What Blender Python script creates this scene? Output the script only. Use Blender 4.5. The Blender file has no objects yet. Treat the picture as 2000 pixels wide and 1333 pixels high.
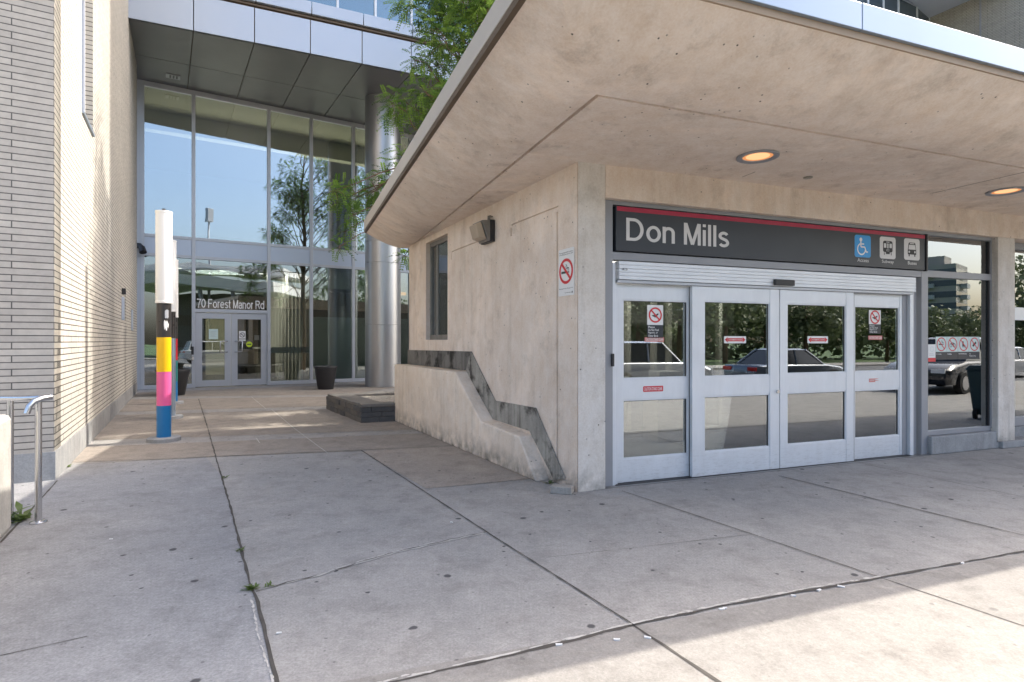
import bpy, bmesh, math, random
from mathutils import Vector, Matrix
random.seed(7)
R = math.radians
S = bpy.context.scene
COL = S.collection

# ------------------------------------------------------------------ camera, light, exposure
CAM_H = 1.6
FPX = 2000 * 20.0 / 36.0            # focal length in photo pixels
cd = bpy.data.cameras.new('camera'); cam = bpy.data.objects.new('camera', cd); COL.objects.link(cam)
cd.lens = 20.0; cd.sensor_width = 36.0; cd.clip_start = 0.05; cd.clip_end = 3000
cam.location = (0, 0, CAM_H); cam.rotation_euler = (R(90), 0, 0)
S.camera = cam

SUN_H = Vector((0.892, 0.452, 0)).normalized()
SUN_EL = R(45.7)
sun_vec = Vector((SUN_H.x * math.cos(SUN_EL), SUN_H.y * math.cos(SUN_EL), math.sin(SUN_EL)))
w = bpy.data.worlds.new('World'); S.world = w; w.use_nodes = True
nt = w.node_tree; nt.nodes.clear()
sky = nt.nodes.new('ShaderNodeTexSky'); sky.sky_type = 'NISHITA'; sky.sun_disc = False
sky.sun_elevation = SUN_EL; sky.sun_rotation = math.atan2(SUN_H.x, SUN_H.y)
sky.air_density = 1.0; sky.dust_density = 5.0; sky.ozone_density = .6
bg = nt.nodes.new('ShaderNodeBackground'); bg.inputs['Strength'].default_value = 0.15
wo = nt.nodes.new('ShaderNodeOutputWorld')
nt.links.new(sky.outputs[0], bg.inputs[0]); nt.links.new(bg.outputs[0], wo.inputs[0])
sl = bpy.data.lights.new('sun', 'SUN'); sl.energy = 2.0; sl.angle = R(0.55); sl.color = (1.0, 0.93, 0.82)
so = bpy.data.objects.new('sun', sl); COL.objects.link(so)
so.rotation_euler = sun_vec.to_track_quat('Z', 'Y').to_euler(); so.location = (30, 10, 60)
S.view_settings.view_transform = 'Standard'; S.view_settings.look = 'None'
S.view_settings.exposure = 1.75; S.view_settings.gamma = 1.0
S.cycles.caustics_reflective = False; S.cycles.caustics_refractive = False
S.cycles.max_bounces = 10; S.cycles.diffuse_bounces = 5; S.cycles.transparent_max_bounces = 24
S.cycles.sample_clamp_indirect = 6.0

# ------------------------------------------------------------------ photo geometry helpers
def ray(u, v): return Vector(((u - 1000) / FPX, 1.0, -(v - 666.5) / FPX))
def gp(u, v, z=0.0):
    d = ray(u, v); t = (z - CAM_H) / d.z
    return Vector((d.x * t, t, z))
def at(u, v, Y):
    d = ray(u, v); return Vector((d.x * Y, Y, CAM_H + d.z * Y))
class Plane:
    """vertical plane: origin o, horizontal unit e, outward normal n"""
    def __init__(s, o, e, flip=False):
        s.o = Vector((o[0], o[1], 0)); s.e = Vector((e[0], e[1], 0)).normalized()
        s.n = Vector((s.e.y, -s.e.x, 0)) * (-1 if flip else 1)
    def P(s, a, z, d=0.0): return s.o + s.e * a + s.n * d + Vector((0, 0, z))
    def px(s, u, v, d=0.0):
        r = ray(u, v); o = s.o + s.n * d
        t = o.dot(s.n) / r.dot(s.n); p = Vector((r.x * t, r.y * t, 0)) - o
        return p.dot(s.e), CAM_H + r.z * t
    def mirror(s, p):
        q = Vector(p); k = (q - s.o).dot(s.n); return q - s.n * (2 * k)
KF = Plane((0.70, 6.02), (0.9372, 0.3488))                    # station front
KS = Plane((0.70, 6.02), (-2.76, 5.38), flip=True)            # station side wall (faces left)
LF = Plane((-12.14, 18.6), (0.851, 0.525))                    # lobby glass
BS = Plane((-5.27, 6.55), (-0.4975, 0.8675), flip=False)      # brick side wall (faces right)
BFR = Plane((-5.27, 6.55), (-0.8675, -0.4975), flip=True)     # brick front face
for _p, _s in ((KF, 1), (KS, 1), (LF, 1), (BFR, 1), (BS, 1)):
    pass
if KS.n.x > 0: KS.n = -KS.n
if BS.n.x < 0: BS.n = -BS.n
if BFR.n.y > 0: BFR.n = -BFR.n

# ------------------------------------------------------------------ mesh builder
class MB:
    def __init__(s): s.v = []; s.f = []; s.m = []; s.mats = []
    def mi(s, mat):
        if mat not in s.mats: s.mats.append(mat)
        return s.mats.index(mat)
    def add(s, vs, fs, mat):
        b = len(s.v); k = s.mi(mat)
        s.v += [Vector(x) for x in vs]
        for f in fs: s.f.append([b + i for i in f]); s.m.append(k)
    def poly(s, pts, mat): s.add(pts, [list(range(len(pts)))], mat)
    def prism(s, pts, vec, mat):
        n = len(pts); vec = Vector(vec)
        vs = [Vector(p) for p in pts] + [Vector(p) + vec for p in pts]
        fs = [list(range(n))[::-1], list(range(n, 2 * n))]
        for i in range(n): j = (i + 1) % n; fs.append([i, j, n + j, n + i])
        s.add(vs, fs, mat)
    def hexa(s, a, b, mat):
        """a, b: two quads (4 pts each) joined"""
        s.add(list(a) + list(b), [[3, 2, 1, 0], [4, 5, 6, 7]] + [[i, (i + 1) % 4, 4 + (i + 1) % 4, 4 + i] for i in range(4)], mat)
    def box(s, lo, hi, mat):
        x0, y0, z0 = lo; x1, y1, z1 = hi
        s.prism([(x0, y0, z0), (x1, y0, z0), (x1, y1, z0), (x0, y1, z0)], (0, 0, z1 - z0), mat)
    def pbox(s, pl, a0, a1, z0, z1, d0, d1, mat):
        s.prism([pl.P(a0, z0, d0), pl.P(a1, z0, d0), pl.P(a1, z0, d1), pl.P(a0, z0, d1)], (0, 0, z1 - z0), mat)
    def tube(s, pts, r, mat, n=10, cap=True):
        pts = [Vector(p) for p in pts]
        rs = r if isinstance(r, (list, tuple)) else [r] * len(pts)
        rings = []; up = Vector((0, 0, 1)); prev = None
        for i, p in enumerate(pts):
            t = (pts[min(i + 1, len(pts) - 1)] - pts[max(i - 1, 0)]).normalized()
            if prev is None:
                a = t.cross(up if abs(t.z) < .9 else Vector((1, 0, 0))).normalized()
            else:
                a = (prev - t * prev.dot(t)).normalized()
            prev = a; b = t.cross(a)
            rings.append([p + (a * math.cos(2 * math.pi * k / n) + b * math.sin(2 * math.pi * k / n)) * rs[i] for k in range(n)])
        vs = [q for rg in rings for q in rg]; fs = []
        for i in range(len(pts) - 1):
            for k in range(n):
                k2 = (k + 1) % n; fs.append([i * n + k, i * n + k2, (i + 1) * n + k2, (i + 1) * n + k])
        if cap: fs += [list(range(n))[::-1], list(range((len(pts) - 1) * n, len(pts) * n))]
        s.add(vs, fs, mat)
    def lathe(s, c, prof, mat, n=32, capb=True, capt=True):
        c = Vector(c); vs = []; fs = []
        for r, z in prof:
            for k in range(n):
                a = 2 * math.pi * k / n; vs.append(c + Vector((r * math.cos(a), r * math.sin(a), z)))
        for i in range(len(prof) - 1):
            for k in range(n):
                k2 = (k + 1) % n; fs.append([i * n + k, i * n + k2, (i + 1) * n + k2, (i + 1) * n + k])
        if capb: fs.append(list(range(n))[::-1])
        if capt: fs.append(list(range((len(prof) - 1) * n, len(prof) * n)))
        s.add(vs, fs, mat)
    def build(s, name, root=None, bevel=0, smooth=False, recalc=True, auto=None):
        off = root.get('_o') if root is not None else None
        off = Vector(off) if off is not None else Vector((0, 0, 0))
        me = bpy.data.meshes.new(name)
        me.from_pydata([tuple(p - off) for p in s.v], [], s.f)
        for m in s.mats: me.materials.append(m)
        me.polygons.foreach_set('material_index', s.m)
        if recalc:
            bm = bmesh.new(); bm.from_mesh(me); bmesh.ops.recalc_face_normals(bm, faces=bm.faces); bm.to_mesh(me); bm.free()
        if smooth:
            me.polygons.foreach_set('use_smooth', [True] * len(me.polygons))
            if auto is not None: me.set_sharp_from_angle(angle=R(auto))
        me.update()
        o = bpy.data.objects.new(name, me); COL.objects.link(o)
        if root is not None:
            o.parent = root; o['_o'] = tuple(off)
        if bevel:
            b = o.modifiers.new('bevel', 'BEVEL'); b.width = bevel; b.segments = 2; b.limit_method = 'ANGLE'; b.angle_limit = R(35)
        return o
def thing(name, label, cat, loc=(0, 0, 0), group=None):
    o = bpy.data.objects.new(name, None); COL.objects.link(o); o.location = loc; o['_o'] = tuple(loc)
    o.empty_display_size = .2
    o['label'] = label; o['category'] = cat
    if group: o['group'] = group
    return o
def struct(o): o['kind'] = 'structure'; return o
def tag(o, label, cat, group=None):
    o['label'] = label; o['category'] = cat
    if group: o['group'] = group
    return o
def copy_tree(o, loc, label, group=None):
    def cp(x, par):
        c = x.copy(); COL.objects.link(c)
        if par is not None: c.parent = par
        for ch in list(x.children): cp(ch, c)
        return c
    c = cp(o, None); c.location = loc; c['label'] = label
    if group: c['group'] = group
    return c
def cut(o, cutters):
    """apply boolean differences without leaving cutter objects behind"""
    for mb in cutters:
        c = mb.build('cutter'); m = o.modifiers.new('cut', 'BOOLEAN'); m.operation = 'DIFFERENCE'; m.solver = 'EXACT'
        off = Vector(o.get('_o', (0, 0, 0))); c.location = off * 0
        c.data.transform(Matrix.Translation(-off)) ; 
        if o.parent is not None: c.parent = o.parent
        m.object = c
        dg = bpy.context.evaluated_depsgraph_get(); dg.update()
        me = bpy.data.meshes.new_from_object(o.evaluated_get(dg))
        o.modifiers.remove(m); old = o.data; me.name = old.name; o.data = me
        bpy.data.objects.remove(c)

# ------------------------------------------------------------------ materials
def newmat(name):
    m = bpy.data.materials.new(name); m.use_nodes = True; t = m.node_tree; t.nodes.clear()
    out = t.nodes.new('ShaderNodeOutputMaterial'); return m, t, out
def N(t, typ, **kw):
    n = t.nodes.new(typ)
    for k, v in kw.items():
        if k in n.inputs: n.inputs[k].default_value = v
        else: setattr(n, k, v)
    return n
def L(t, a, b): t.links.new(a, b)
def mixc(t, fac, a, b, mode='MIX'):
    n = t.nodes.new('ShaderNodeMix'); n.data_type = 'RGBA'; n.blend_type = mode
    for k, x in ((0, fac), (6, a), (7, b)):
        if hasattr(x, 'links') or hasattr(x, 'is_linked'): t.links.new(x, n.inputs[k])
        else: n.inputs[k].default_value = x if k == 0 else (tuple(x) + (1,))[:4]
    return n.outputs[2]
def ramp(t, fac, stops):
    n = t.nodes.new('ShaderNodeValToRGB'); e = n.color_ramp.elements
    while len(e) > 1: e.remove(e[-1])
    e[0].position = stops[0][0]; c = stops[0][1]; e[0].color = (c, c, c, 1) if not isinstance(c, tuple) else c + (1,)
    for p, c in stops[1:]:
        x = e.new(p); x.color = (c, c, c, 1) if not isinstance(c, tuple) else c + (1,)
    t.links.new(fac, n.inputs[0]); return n.outputs[0]
def noise(t, vec, scale, detail=4, rough=.55):
    n = N(t, 'ShaderNodeTexNoise'); n.inputs['Scale'].default_value = scale; n.inputs['Detail'].default_value = detail
    n.inputs['Roughness'].default_value = rough; L(t, vec, n.inputs['Vector']); return n.outputs[0]
def objvec(t, scale=(1, 1, 1)):
    c = N(t, 'ShaderNodeTexCoord'); mp = N(t, 'ShaderNodeMapping'); mp.inputs['Scale'].default_value = scale
    L(t, c.outputs['Object'], mp.inputs[0]); return mp.outputs[0]
def plain(name, col, rough=.5, metal=0.0, var=.10, scale=3.0, bump=0.0, bscale=60, coat=0, spec=.5):
    m, t, out = newmat(name); b = N(t, 'ShaderNodeBsdfPrincipled')
    v = objvec(t)
    c = mixc(t, noise(t, v, scale, 6), tuple(x * (1 - var) for x in col), tuple(min(1, x * (1 + var)) for x in col))
    L(t, c, b.inputs['Base Color']); b.inputs['Metallic'].default_value = metal
    r = N(t, 'ShaderNodeMapRange'); r.inputs[3].default_value = max(.02, rough - .07); r.inputs[4].default_value = min(1, rough + .07)
    L(t, noise(t, v, scale * 2.3, 5), r.inputs[0]); L(t, r.outputs[0], b.inputs['Roughness'])
    b.inputs['Coat Weight'].default_value = coat; b.inputs['Specular IOR Level'].default_value = spec
    if bump:
        bp = N(t, 'ShaderNodeBump'); bp.inputs['Strength'].default_value = bump; bp.inputs['Distance'].default_value = .01
        L(t, noise(t, v, bscale, 5), bp.inputs['Height']); L(t, bp.outputs[0], b.inputs['Normal'])
    L(t, b.outputs[0], out.inputs[0]); return m
def doormat(name, col):
    m, t, out = newmat(name); b = N(t, 'ShaderNodeBsdfPrincipled'); v = objvec(t); b.inputs['Metallic'].default_value = .3
    c = mixc(t, noise(t, objvec(t, (2, 2, .5)), 4, 7, .7), tuple(x * .88 for x in col), tuple(min(1, x * 1.1) for x in col))
    cc = N(t, 'ShaderNodeTexCoord'); z = N(t, 'ShaderNodeSeparateXYZ'); L(t, cc.outputs['Object'], z.inputs[0])
    mr = N(t, 'ShaderNodeMapRange'); mr.inputs[1].default_value = .42; mr.inputs[2].default_value = 0.0; L(t, z.outputs[2], mr.inputs[0])
    mu = N(t, 'ShaderNodeMath', operation='MULTIPLY'); L(t, mr.outputs[0], mu.inputs[0]); L(t, ramp(t, noise(t, objvec(t, (2, 2, 9)), 5, 9, .75), [(.50, 0.0), (.72, .45)]), mu.inputs[1])
    c = mixc(t, mu.outputs[0], c, (.20, .19, .175)); c = mixc(t, ramp(t, noise(t, objvec(t, (9, 9, 2)), 6, 9, .8), [(.60, 0.0), (.72, .30)]), c, (.30, .29, .28))
    L(t, c, b.inputs['Base Color']); r = ramp(t, noise(t, v, 7, 6), [(.3, .32), (.7, .55)]); L(t, r, b.inputs['Roughness']); L(t, b.outputs[0], out.inputs[0]); return m
def concrete(name, c1, c2, stain=(.2, .17, .14), pits=1.0, streak=.35, stain_amt=.45, foot=False, warm=None):
    m, t, out = newmat(name); b = N(t, 'ShaderNodeBsdfPrincipled'); b.inputs['Roughness'].default_value = .82
    b.inputs['Specular IOR Level'].default_value = .3
    v = objvec(t)
    big = noise(t, v, .8, 7, .62); c = mixc(t, ramp(t, big, [(.32, 0.0), (.68, 1.0)]), c1, c2)
    if warm: c = mixc(t, ramp(t, noise(t, v, .45, 3), [(.45, 0.0), (.62, .8)]), c, warm)
    st = noise(t, objvec(t, (4.5, 4.5, .32)), 1.6, 9, .66)
    f = ramp(t, st, [(.5, 0.0), (.74, streak)]); c = mixc(t, f, c, stain)
    bl = noise(t, v, 2.7, 9, .68); c = mixc(t, ramp(t, bl, [(.50 if stain_amt > .9 else .56, 0.0), (.62 if stain_amt > .9 else .76, stain_amt)]), c, stain)
    fine = noise(t, v, 55, 3); c = mixc(t, .5, c, mixc(t, fine, (.25, .25, .25), (.75, .75, .75)), 'OVERLAY'); lt = noise(t, objvec(t, (.8, 1.3, 1)), 1.15, 8, .7); c = mixc(t, ramp(t, lt, [(.53, 0.0), (.66, .45)]), c, tuple(min(1, x * 1.25) for x in c1)); dk = noise(t, objvec(t, (1.3, .7, .8)), .62, 9, .74); c = mixc(t, ramp(t, dk, [(.54, 0.0), (.70, .36)]), c, stain)
    c = mixc(t, .75, c, mixc(t, noise(t, objvec(t, (1, 1, .6)), 5, 9, .72), (.22, .22, .22), (.78, .78, .78)), 'OVERLAY')
    if foot:
        z = N(t, 'ShaderNodeSeparateXYZ'); cc = N(t, 'ShaderNodeTexCoord'); L(t, cc.outputs['Object'], z.inputs[0])
        mr = N(t, 'ShaderNodeMapRange'); mr.inputs[1].default_value = .30; mr.inputs[2].default_value = 0.0; L(t, z.outputs[2], mr.inputs[0])
        mu = N(t, 'ShaderNodeMath', operation='MULTIPLY'); L(t, mr.outputs[0], mu.inputs[0]); L(t, ramp(t, noise(t, v, 6, 6), [(.35, 0.0), (.65, .9)]), mu.inputs[1])
        c = mixc(t, mu.outputs[0], c, (.10, .095, .08))
    vo = N(t, 'ShaderNodeTexVoronoi'); vo.inputs['Scale'].default_value = 9.5; L(t, v, vo.inputs['Vector'])
    p = ramp(t, vo.outputs['Distance'], [(0.045, 1.0), (.10, 0.0)])
    g = N(t, 'ShaderNodeMath', operation='MULTIPLY'); L(t, p, g.inputs[0])
    L(t, ramp(t, noise(t, v, 1.9, 3), [(.45, 0.0), (.54, pits)]), g.inputs[1])
    c = mixc(t, g.outputs[0], c, (.07, .06, .05)); L(t, c, b.inputs['Base Color'])
    bp = N(t, 'ShaderNodeBump'); bp.inputs['Strength'].default_value = .35; bp.inputs['Distance'].default_value = .012
    hh = N(t, 'ShaderNodeMath', operation='SUBTRACT'); L(t, noise(t, v, 22, 6), hh.inputs[0]); L(t, g.outputs[0], hh.inputs[1])
    L(t, hh.outputs[0], bp.inputs['Height']); L(t, bp.outputs[0], b.inputs['Normal']); L(t, b.outputs[0], out.inputs[0]); return m
def paving(name, c1, c2, spots=1.0, grain=.6, gs=75):
    m, t, out = newmat(name); b = N(t, 'ShaderNodeBsdfPrincipled'); b.inputs['Roughness'].default_value = .85
    b.inputs['Specular IOR Level'].default_value = .3
    v = objvec(t)
    c = mixc(t, ramp(t, noise(t, v, .55, 8, .65), [(.3, 0.0), (.7, 1.0)]), c1, c2)
    c = mixc(t, ramp(t, noise(t, v, 3.3, 8, .7), [(.48, 0.0), (.68, .65)]), c, tuple(x * .58 for x in c1))
    c = mixc(t, ramp(t, noise(t, v, 1.3, 9, .75), [(.52, 0.0), (.70, .5)]), c, tuple(min(1, x * 1.22) for x in c1))
    c = mixc(t, .5, c, mixc(t, noise(t, v, 14, 8, .8), (.2, .2, .2), (.8, .8, .8)), 'OVERLAY')
    c = mixc(t, grain, c, mixc(t, noise(t, v, gs, 3, .7), (.12, .12, .12), (.88, .88, .88)), 'OVERLAY')
    c = mixc(t, grain * .7, c, mixc(t, noise(t, v, 38, 4, .7), (.2, .2, .2), (.8, .8, .8)), 'OVERLAY')
    for sc, r0, r1, thr in ((2.9, .065, .09, .30), (5.2, .06, .09, .30), (9.5, .065, .10, .40)):
        wv = N(t, 'ShaderNodeVectorMath', operation='ADD'); L(t, v, wv.inputs[0])
        ns = N(t, 'ShaderNodeTexNoise'); ns.inputs['Scale'].default_value = 14; L(t, v, ns.inputs['Vector'])
        sc2 = N(t, 'ShaderNodeVectorMath', operation='SCALE'); L(t, ns.outputs['Color'], sc2.inputs[0]); sc2.inputs['Scale'].default_value = .03
        L(t, sc2.outputs[0], wv.inputs[1])
        vo = N(t, 'ShaderNodeTexVoronoi'); vo.inputs['Scale'].default_value = sc; L(t, wv.outputs[0], vo.inputs['Vector'])
        sp = N(t, 'ShaderNodeSeparateColor'); L(t, vo.outputs['Color'], sp.inputs[0])
        gt = N(t, 'ShaderNodeMath', operation='GREATER_THAN'); L(t, sp.outputs[0], gt.inputs[0]); gt.inputs[1].default_value = thr
        mu = N(t, 'ShaderNodeMath', operation='MULTIPLY'); L(t, ramp(t, vo.outputs['Distance'], [(r0, spots * (.85 if sc < 9 else .45)), (r1, 0.0)]), mu.inputs[0]); L(t, gt.outputs[0], mu.inputs[1])
        c = mixc(t, mu.outputs[0], c, (.045, .045, .05))
    L(t, c, b.inputs['Base Color'])
    bp = N(t, 'ShaderNodeBump'); bp.inputs['Strength'].default_value = .3; bp.inputs['Distance'].default_value = .006
    L(t, noise(t, v, 110, 5, .7), bp.inputs['Height']); L(t, bp.outputs[0], b.inputs['Normal']); L(t, b.outputs[0], out.inputs[0]); return m
def brickmat(name, e, c1, c2, mortar, bw=.57, rh=.083, ms=.0075):
    m, t, out = newmat(name); b = N(t, 'ShaderNodeBsdfPrincipled'); b.inputs['Roughness'].default_value = .75
    tc = N(t, 'ShaderNodeTexCoord'); d = N(t, 'ShaderNodeVectorMath', operation='DOT_PRODUCT'); d.inputs[1].default_value = (e[0], e[1], 0)
    L(t, tc.outputs['Object'], d.inputs[0]); s = N(t, 'ShaderNodeSeparateXYZ'); L(t, tc.outputs['Object'], s.inputs[0])
    cb = N(t, 'ShaderNodeCombineXYZ'); L(t, d.outputs['Value'], cb.inputs[0]); L(t, s.outputs[2], cb.inputs[1])
    br = N(t, 'ShaderNodeTexBrick'); br.offset = .34; br.offset_frequency = 2; br.squash = 1
    for k, x in (('Scale', 1.0), ('Mortar Size', ms), ('Mortar Smooth', .12), ('Bias', 0.0), ('Brick Width', bw), ('Row Height', rh)): br.inputs[k].default_value = x
    br.inputs['Color1'].default_value = c1 + (1,); br.inputs['Color2'].default_value = c2 + (1,); br.inputs['Mortar'].default_value = mortar + (1,)
    L(t, cb.outputs[0], br.inputs['Vector'])
    v = objvec(t); c = mixc(t, .6, br.outputs['Color'], mixc(t, noise(t, v, 9, 8, .75), (.25, .25, .25), (.75, .75, .75)), 'OVERLAY'); c = mixc(t, .4, c, mixc(t, noise(t, v, .7, 6, .7), (.25, .25, .25), (.75, .75, .75)), 'OVERLAY')
    c = mixc(t, ramp(t, noise(t, objvec(t, (1, 1, .25)), .9, 6), [(.5, 0.0), (.75, .25)]), c, tuple(x * .75 for x in c1))
    L(t, c, b.inputs['Base Color'])
    bp = N(t, 'ShaderNodeBump', invert=True); bp.inputs['Strength'].default_value = .8; bp.inputs['Distance'].default_value = .008
    ad = N(t, 'ShaderNodeMath', operation='MULTIPLY_ADD'); L(t, noise(t, v, 90, 4), ad.inputs[0]); ad.inputs[1].default_value = -.15; L(t, br.outputs['Fac'], ad.inputs[2])
    L(t, ad.outputs[0], bp.inputs['Height']); L(t, bp.outputs[0], b.inputs['Normal']); L(t, b.outputs[0], out.inputs[0]); return m
def glass(name, tint=(.75, .8, .8), refl=.30, rcol=(.9, .95, 1), wavy=.0, rough=0.0):
    m, t, out = newmat(name)
    tr = N(t, 'ShaderNodeBsdfTransparent'); tr.inputs[0].default_value = tint + (1,)
    gl = N(t, 'ShaderNodeBsdfGlossy'); gl.inputs['Roughness'].default_value = rough; gl.inputs[0].default_value = rcol + (1,)
    fr = N(t, 'ShaderNodeFresnel'); fr.inputs[0].default_value = 1.5
    mr = N(t, 'ShaderNodeMapRange'); mr.inputs[1].default_value = 0.04; mr.inputs[2].default_value = 1; mr.inputs[3].default_value = refl; mr.inputs[4].default_value = 1
    L(t, fr.outputs[0], mr.inputs[0])
    if wavy:
        bp = N(t, 'ShaderNodeBump'); bp.inputs['Strength'].default_value = wavy; bp.inputs['Distance'].default_value = .02
        L(t, noise(t, objvec(t), .9, 1), bp.inputs['Height']); L(t, bp.outputs[0], gl.inputs['Normal'])
    mx = N(t, 'ShaderNodeMixShader'); L(t, mr.outputs[0], mx.inputs[0]); L(t, tr.outputs[0], mx.inputs[1]); L(t, gl.outputs[0], mx.inputs[2])
    L(t, mx.outputs[0], out.inputs[0]); return m
def frosted(name, col, alpha=.75):
    m, t, out = newmat(name); tr = N(t, 'ShaderNodeBsdfTransparent'); d = N(t, 'ShaderNodeBsdfPrincipled'); d.inputs['Roughness'].default_value = .35
    d.inputs['Base Color'].default_value = col + (1,); mx = N(t, 'ShaderNodeMixShader'); mx.inputs[0].default_value = alpha
    L(t, tr.outputs[0], mx.inputs[1]); L(t, d.outputs[0], mx.inputs[2]); L(t, mx.outputs[0], out.inputs[0]); return m
def emit(name, col, st):
    m, t, out = newmat(name); e = N(t, 'ShaderNodeEmission'); e.inputs[0].default_value = col + (1,); e.inputs[1].default_value = st
    L(t, e.outputs[0], out.inputs[0]); return m
def leafmat(name, c1, c2, trans=.35):
    m, t, out = newmat(name); d = N(t, 'ShaderNodeBsdfPrincipled'); d.inputs['Roughness'].default_value = .5
    c = mixc(t, noise(t, objvec(t), 2.5, 5), c1, c2); L(t, c, d.inputs['Base Color'])
    tl = N(t, 'ShaderNodeBsdfTranslucent'); L(t, c, tl.inputs[0]); mx = N(t, 'ShaderNodeMixShader'); mx.inputs[0].default_value = trans
    L(t, d.outputs[0], mx.inputs[1]); L(t, tl.outputs[0], mx.inputs[2]); L(t, mx.outputs[0], out.inputs[0]); return m

M = {}
M['kconc'] = concrete('station concrete', (.77, .66, .565), (.67, .57, .485), stain=(.31, .255, .20), foot=True, streak=.26, stain_amt=.42)
M['kpier'] = concrete('pier concrete', (.69, .64, .585), (.59, .55, .505), stain=(.27, .245, .215), foot=True, streak=.45, stain_amt=.4)
M['kroof'] = concrete('roof concrete', (.76, .655, .565), (.655, .56, .48), stain=(.34, .28, .23), streak=.15, stain_amt=.6, pits=1.0)
M['plinth'] = concrete('plinth concrete', (.80, .69, .58), (.70, .60, .50), stain=(.36, .30, .24), stain_amt=.3, foot=True)
M['ground'] = paving('pavement concrete', (.365, .348, .328), (.285, .280, .272))
M['walk'] = paving('kerbside walk concrete', (.315, .298, .275), (.262, .25, .235), spots=.45, grain=.45, gs=90)
M['slabw'] = paving('tan slab with bounce tint', (.375, .33, .285), (.315, .28, .245))  # tan slab colour, part of it bounced light painted in
M['slabl'] = paving('left slab', (.325, .322, .322), (.248, .250, .256))
M['band'] = paving('aggregate band', (.325, .288, .252), (.27, .243, .215), spots=.35, grain=.6, gs=120)
M['joint'] = plain('joint dirt', (.075, .068, .06), .95, var=.6, scale=9)
M['jedge'] = plain('chipped joint edge', (.52, .50, .47), .9, var=.3, scale=20)
M['asphalt'] = plain('asphalt', (.11, .11, .115), .9, var=.25, scale=2, bump=.3, bscale=120)
M['grass'] = plain('grass', (.07, .12, .035), .9, var=.4, scale=8)
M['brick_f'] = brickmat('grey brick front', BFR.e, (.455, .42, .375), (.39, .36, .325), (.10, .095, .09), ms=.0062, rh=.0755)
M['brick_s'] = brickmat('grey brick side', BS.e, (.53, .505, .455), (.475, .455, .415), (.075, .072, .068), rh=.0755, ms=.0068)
M['brick_t'] = brickmat('tower brick', BS.e, (.42, .39, .33), (.37, .345, .30), (.09, .085, .08))
M['bbase'] = concrete('brick base concrete', (.33, .335, .34), (.27, .275, .28), stain=(.16, .16, .16), pits=.3)
M['alu'] = plain('silver aluminium', (.70, .73, .775), .40, metal=.3, var=.10, scale=3.5)
M['aludoor'] = doormat('door aluminium', (.71, .74, .78))
M['aluL'] = plain('lobby aluminium', (.47, .49, .53), .38, metal=.35, var=.05)
M['frame'] = plain('grey door frame', (.30, .31, .335), .45, metal=.2, var=.08)
M['cap'] = plain('roof metal cap', (.30, .365, .45), .33, metal=.55, var=.06, scale=1.2)
M['formline'] = plain('form joint', (.28, .23, .18), .9, var=.4, scale=12)
M['dripf'] = plain('bronze drip strip', (.34, .25, .17), .6, var=.15)
M['capb'] = plain('roof edge beige cap', (.50, .46, .41), .6, var=.08, scale=1.2)
M['panelw'] = plain('white metal panel', (.46, .52, .62), .36, metal=.3, var=.04, scale=.6)
M['soffit'] = plain('dark soffit panel', (.118, .120, .130), .42, metal=.2, var=.10, scale=.8)
M['gap'] = plain('bronze gap', (.10, .07, .045), .6, var=.2)
M['dark'] = plain('black plastic', (.022, .022, .025), .45, var=.2)
M['seal'] = plain('rubber seal', (.018, .018, .02), .6, var=.2)
M['steel'] = plain('stainless steel', (.62, .62, .63), .24, metal=1.0, var=.06, scale=12)
M['colm'] = plain('column metal', (.46, .465, .48), .34, metal=.85, var=.05, scale=1.1)
M['wflash'] = concrete('weathered flashing', (.20, .19, .175), (.14, .135, .125), stain=(.03, .028, .025), pits=.3, streak=.9, stain_amt=1.0)
M['wflash2'] = concrete('weathered flashing slope', (.36, .34, .30), (.27, .255, .23), stain=(.035, .03, .027), pits=.3, streak=.9, stain_amt=1.0)
M['flash'] = plain('galvanised flashing', (.24, .23, .215), .5, metal=.5, var=.45, scale=5)
M['signd'] = plain('sign dark face', (.026, .031, .040), .38, var=.15, scale=1.5)
M['red'] = plain('sign red', (.37, .018, .055), .4, var=.06)
M['white'] = plain('sign white', (.78, .78, .77), .45, var=.03)
M['lett'] = plain('sign lettering', (.64, .64, .64), .45, var=.05)
M['blue'] = plain('pictogram blue', (.02, .30, .68), .4, var=.05)
M['black'] = plain('print black', (.02, .02, .022), .5, var=.1)
M['pred'] = plain('prohibition red', (.62, .03, .04), .45, var=.08)
M['pink'] = plain('faded red', (.62, .22, .20), .5, var=.15)
M['green'] = plain('print dark', (.03, .045, .04), .5, var=.1)
M['lime'] = plain('lime sticker', (.55, .70, .03), .45, var=.06)
M['paper'] = plain('pale green paper', (.58, .70, .68), .6, var=.05)
M['poleW'] = plain('pole white lamp', (.80, .79, .76), .30, var=.03)
M['poleK'] = plain('pole black band', (.035, .032, .032), .3, var=.15)
M['poleY'] = plain('pole yellow band', (.85, .50, .005), .35, var=.04)
M['poleP'] = plain('pole pink band', (.78, .12, .32), .35, var=.05)
M['poleB'] = plain('pole blue band', (.01, .16, .40), .35, var=.06)
M['poleR'] = plain('pole red band', (.50, .02, .03), .35, var=.05)
M['poleT'] = plain('pole teal band', (.02, .20, .20), .35, var=.05)
M['slate'] = plain('slate', (.085, .085, .088), .7, var=.35, scale=6, bump=.7, bscale=14)
M['slate2'] = plain('slate pale', (.125, .115, .105), .75, var=.35, scale=5, bump=.7, bscale=12)
M['slatecap'] = plain('slate cap', (.17, .16, .15), .7, var=.25, scale=4, bump=.4, bscale=16)
M['gravel'] = plain('gravel stone', (.38, .35, .31), .85, var=.5, scale=30)
M['block'] = concrete('stair wall concrete', (.46, .45, .42), (.40, .39, .37), stain=(.35, .34, .32), pits=.4, stain_amt=.2)
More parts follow.
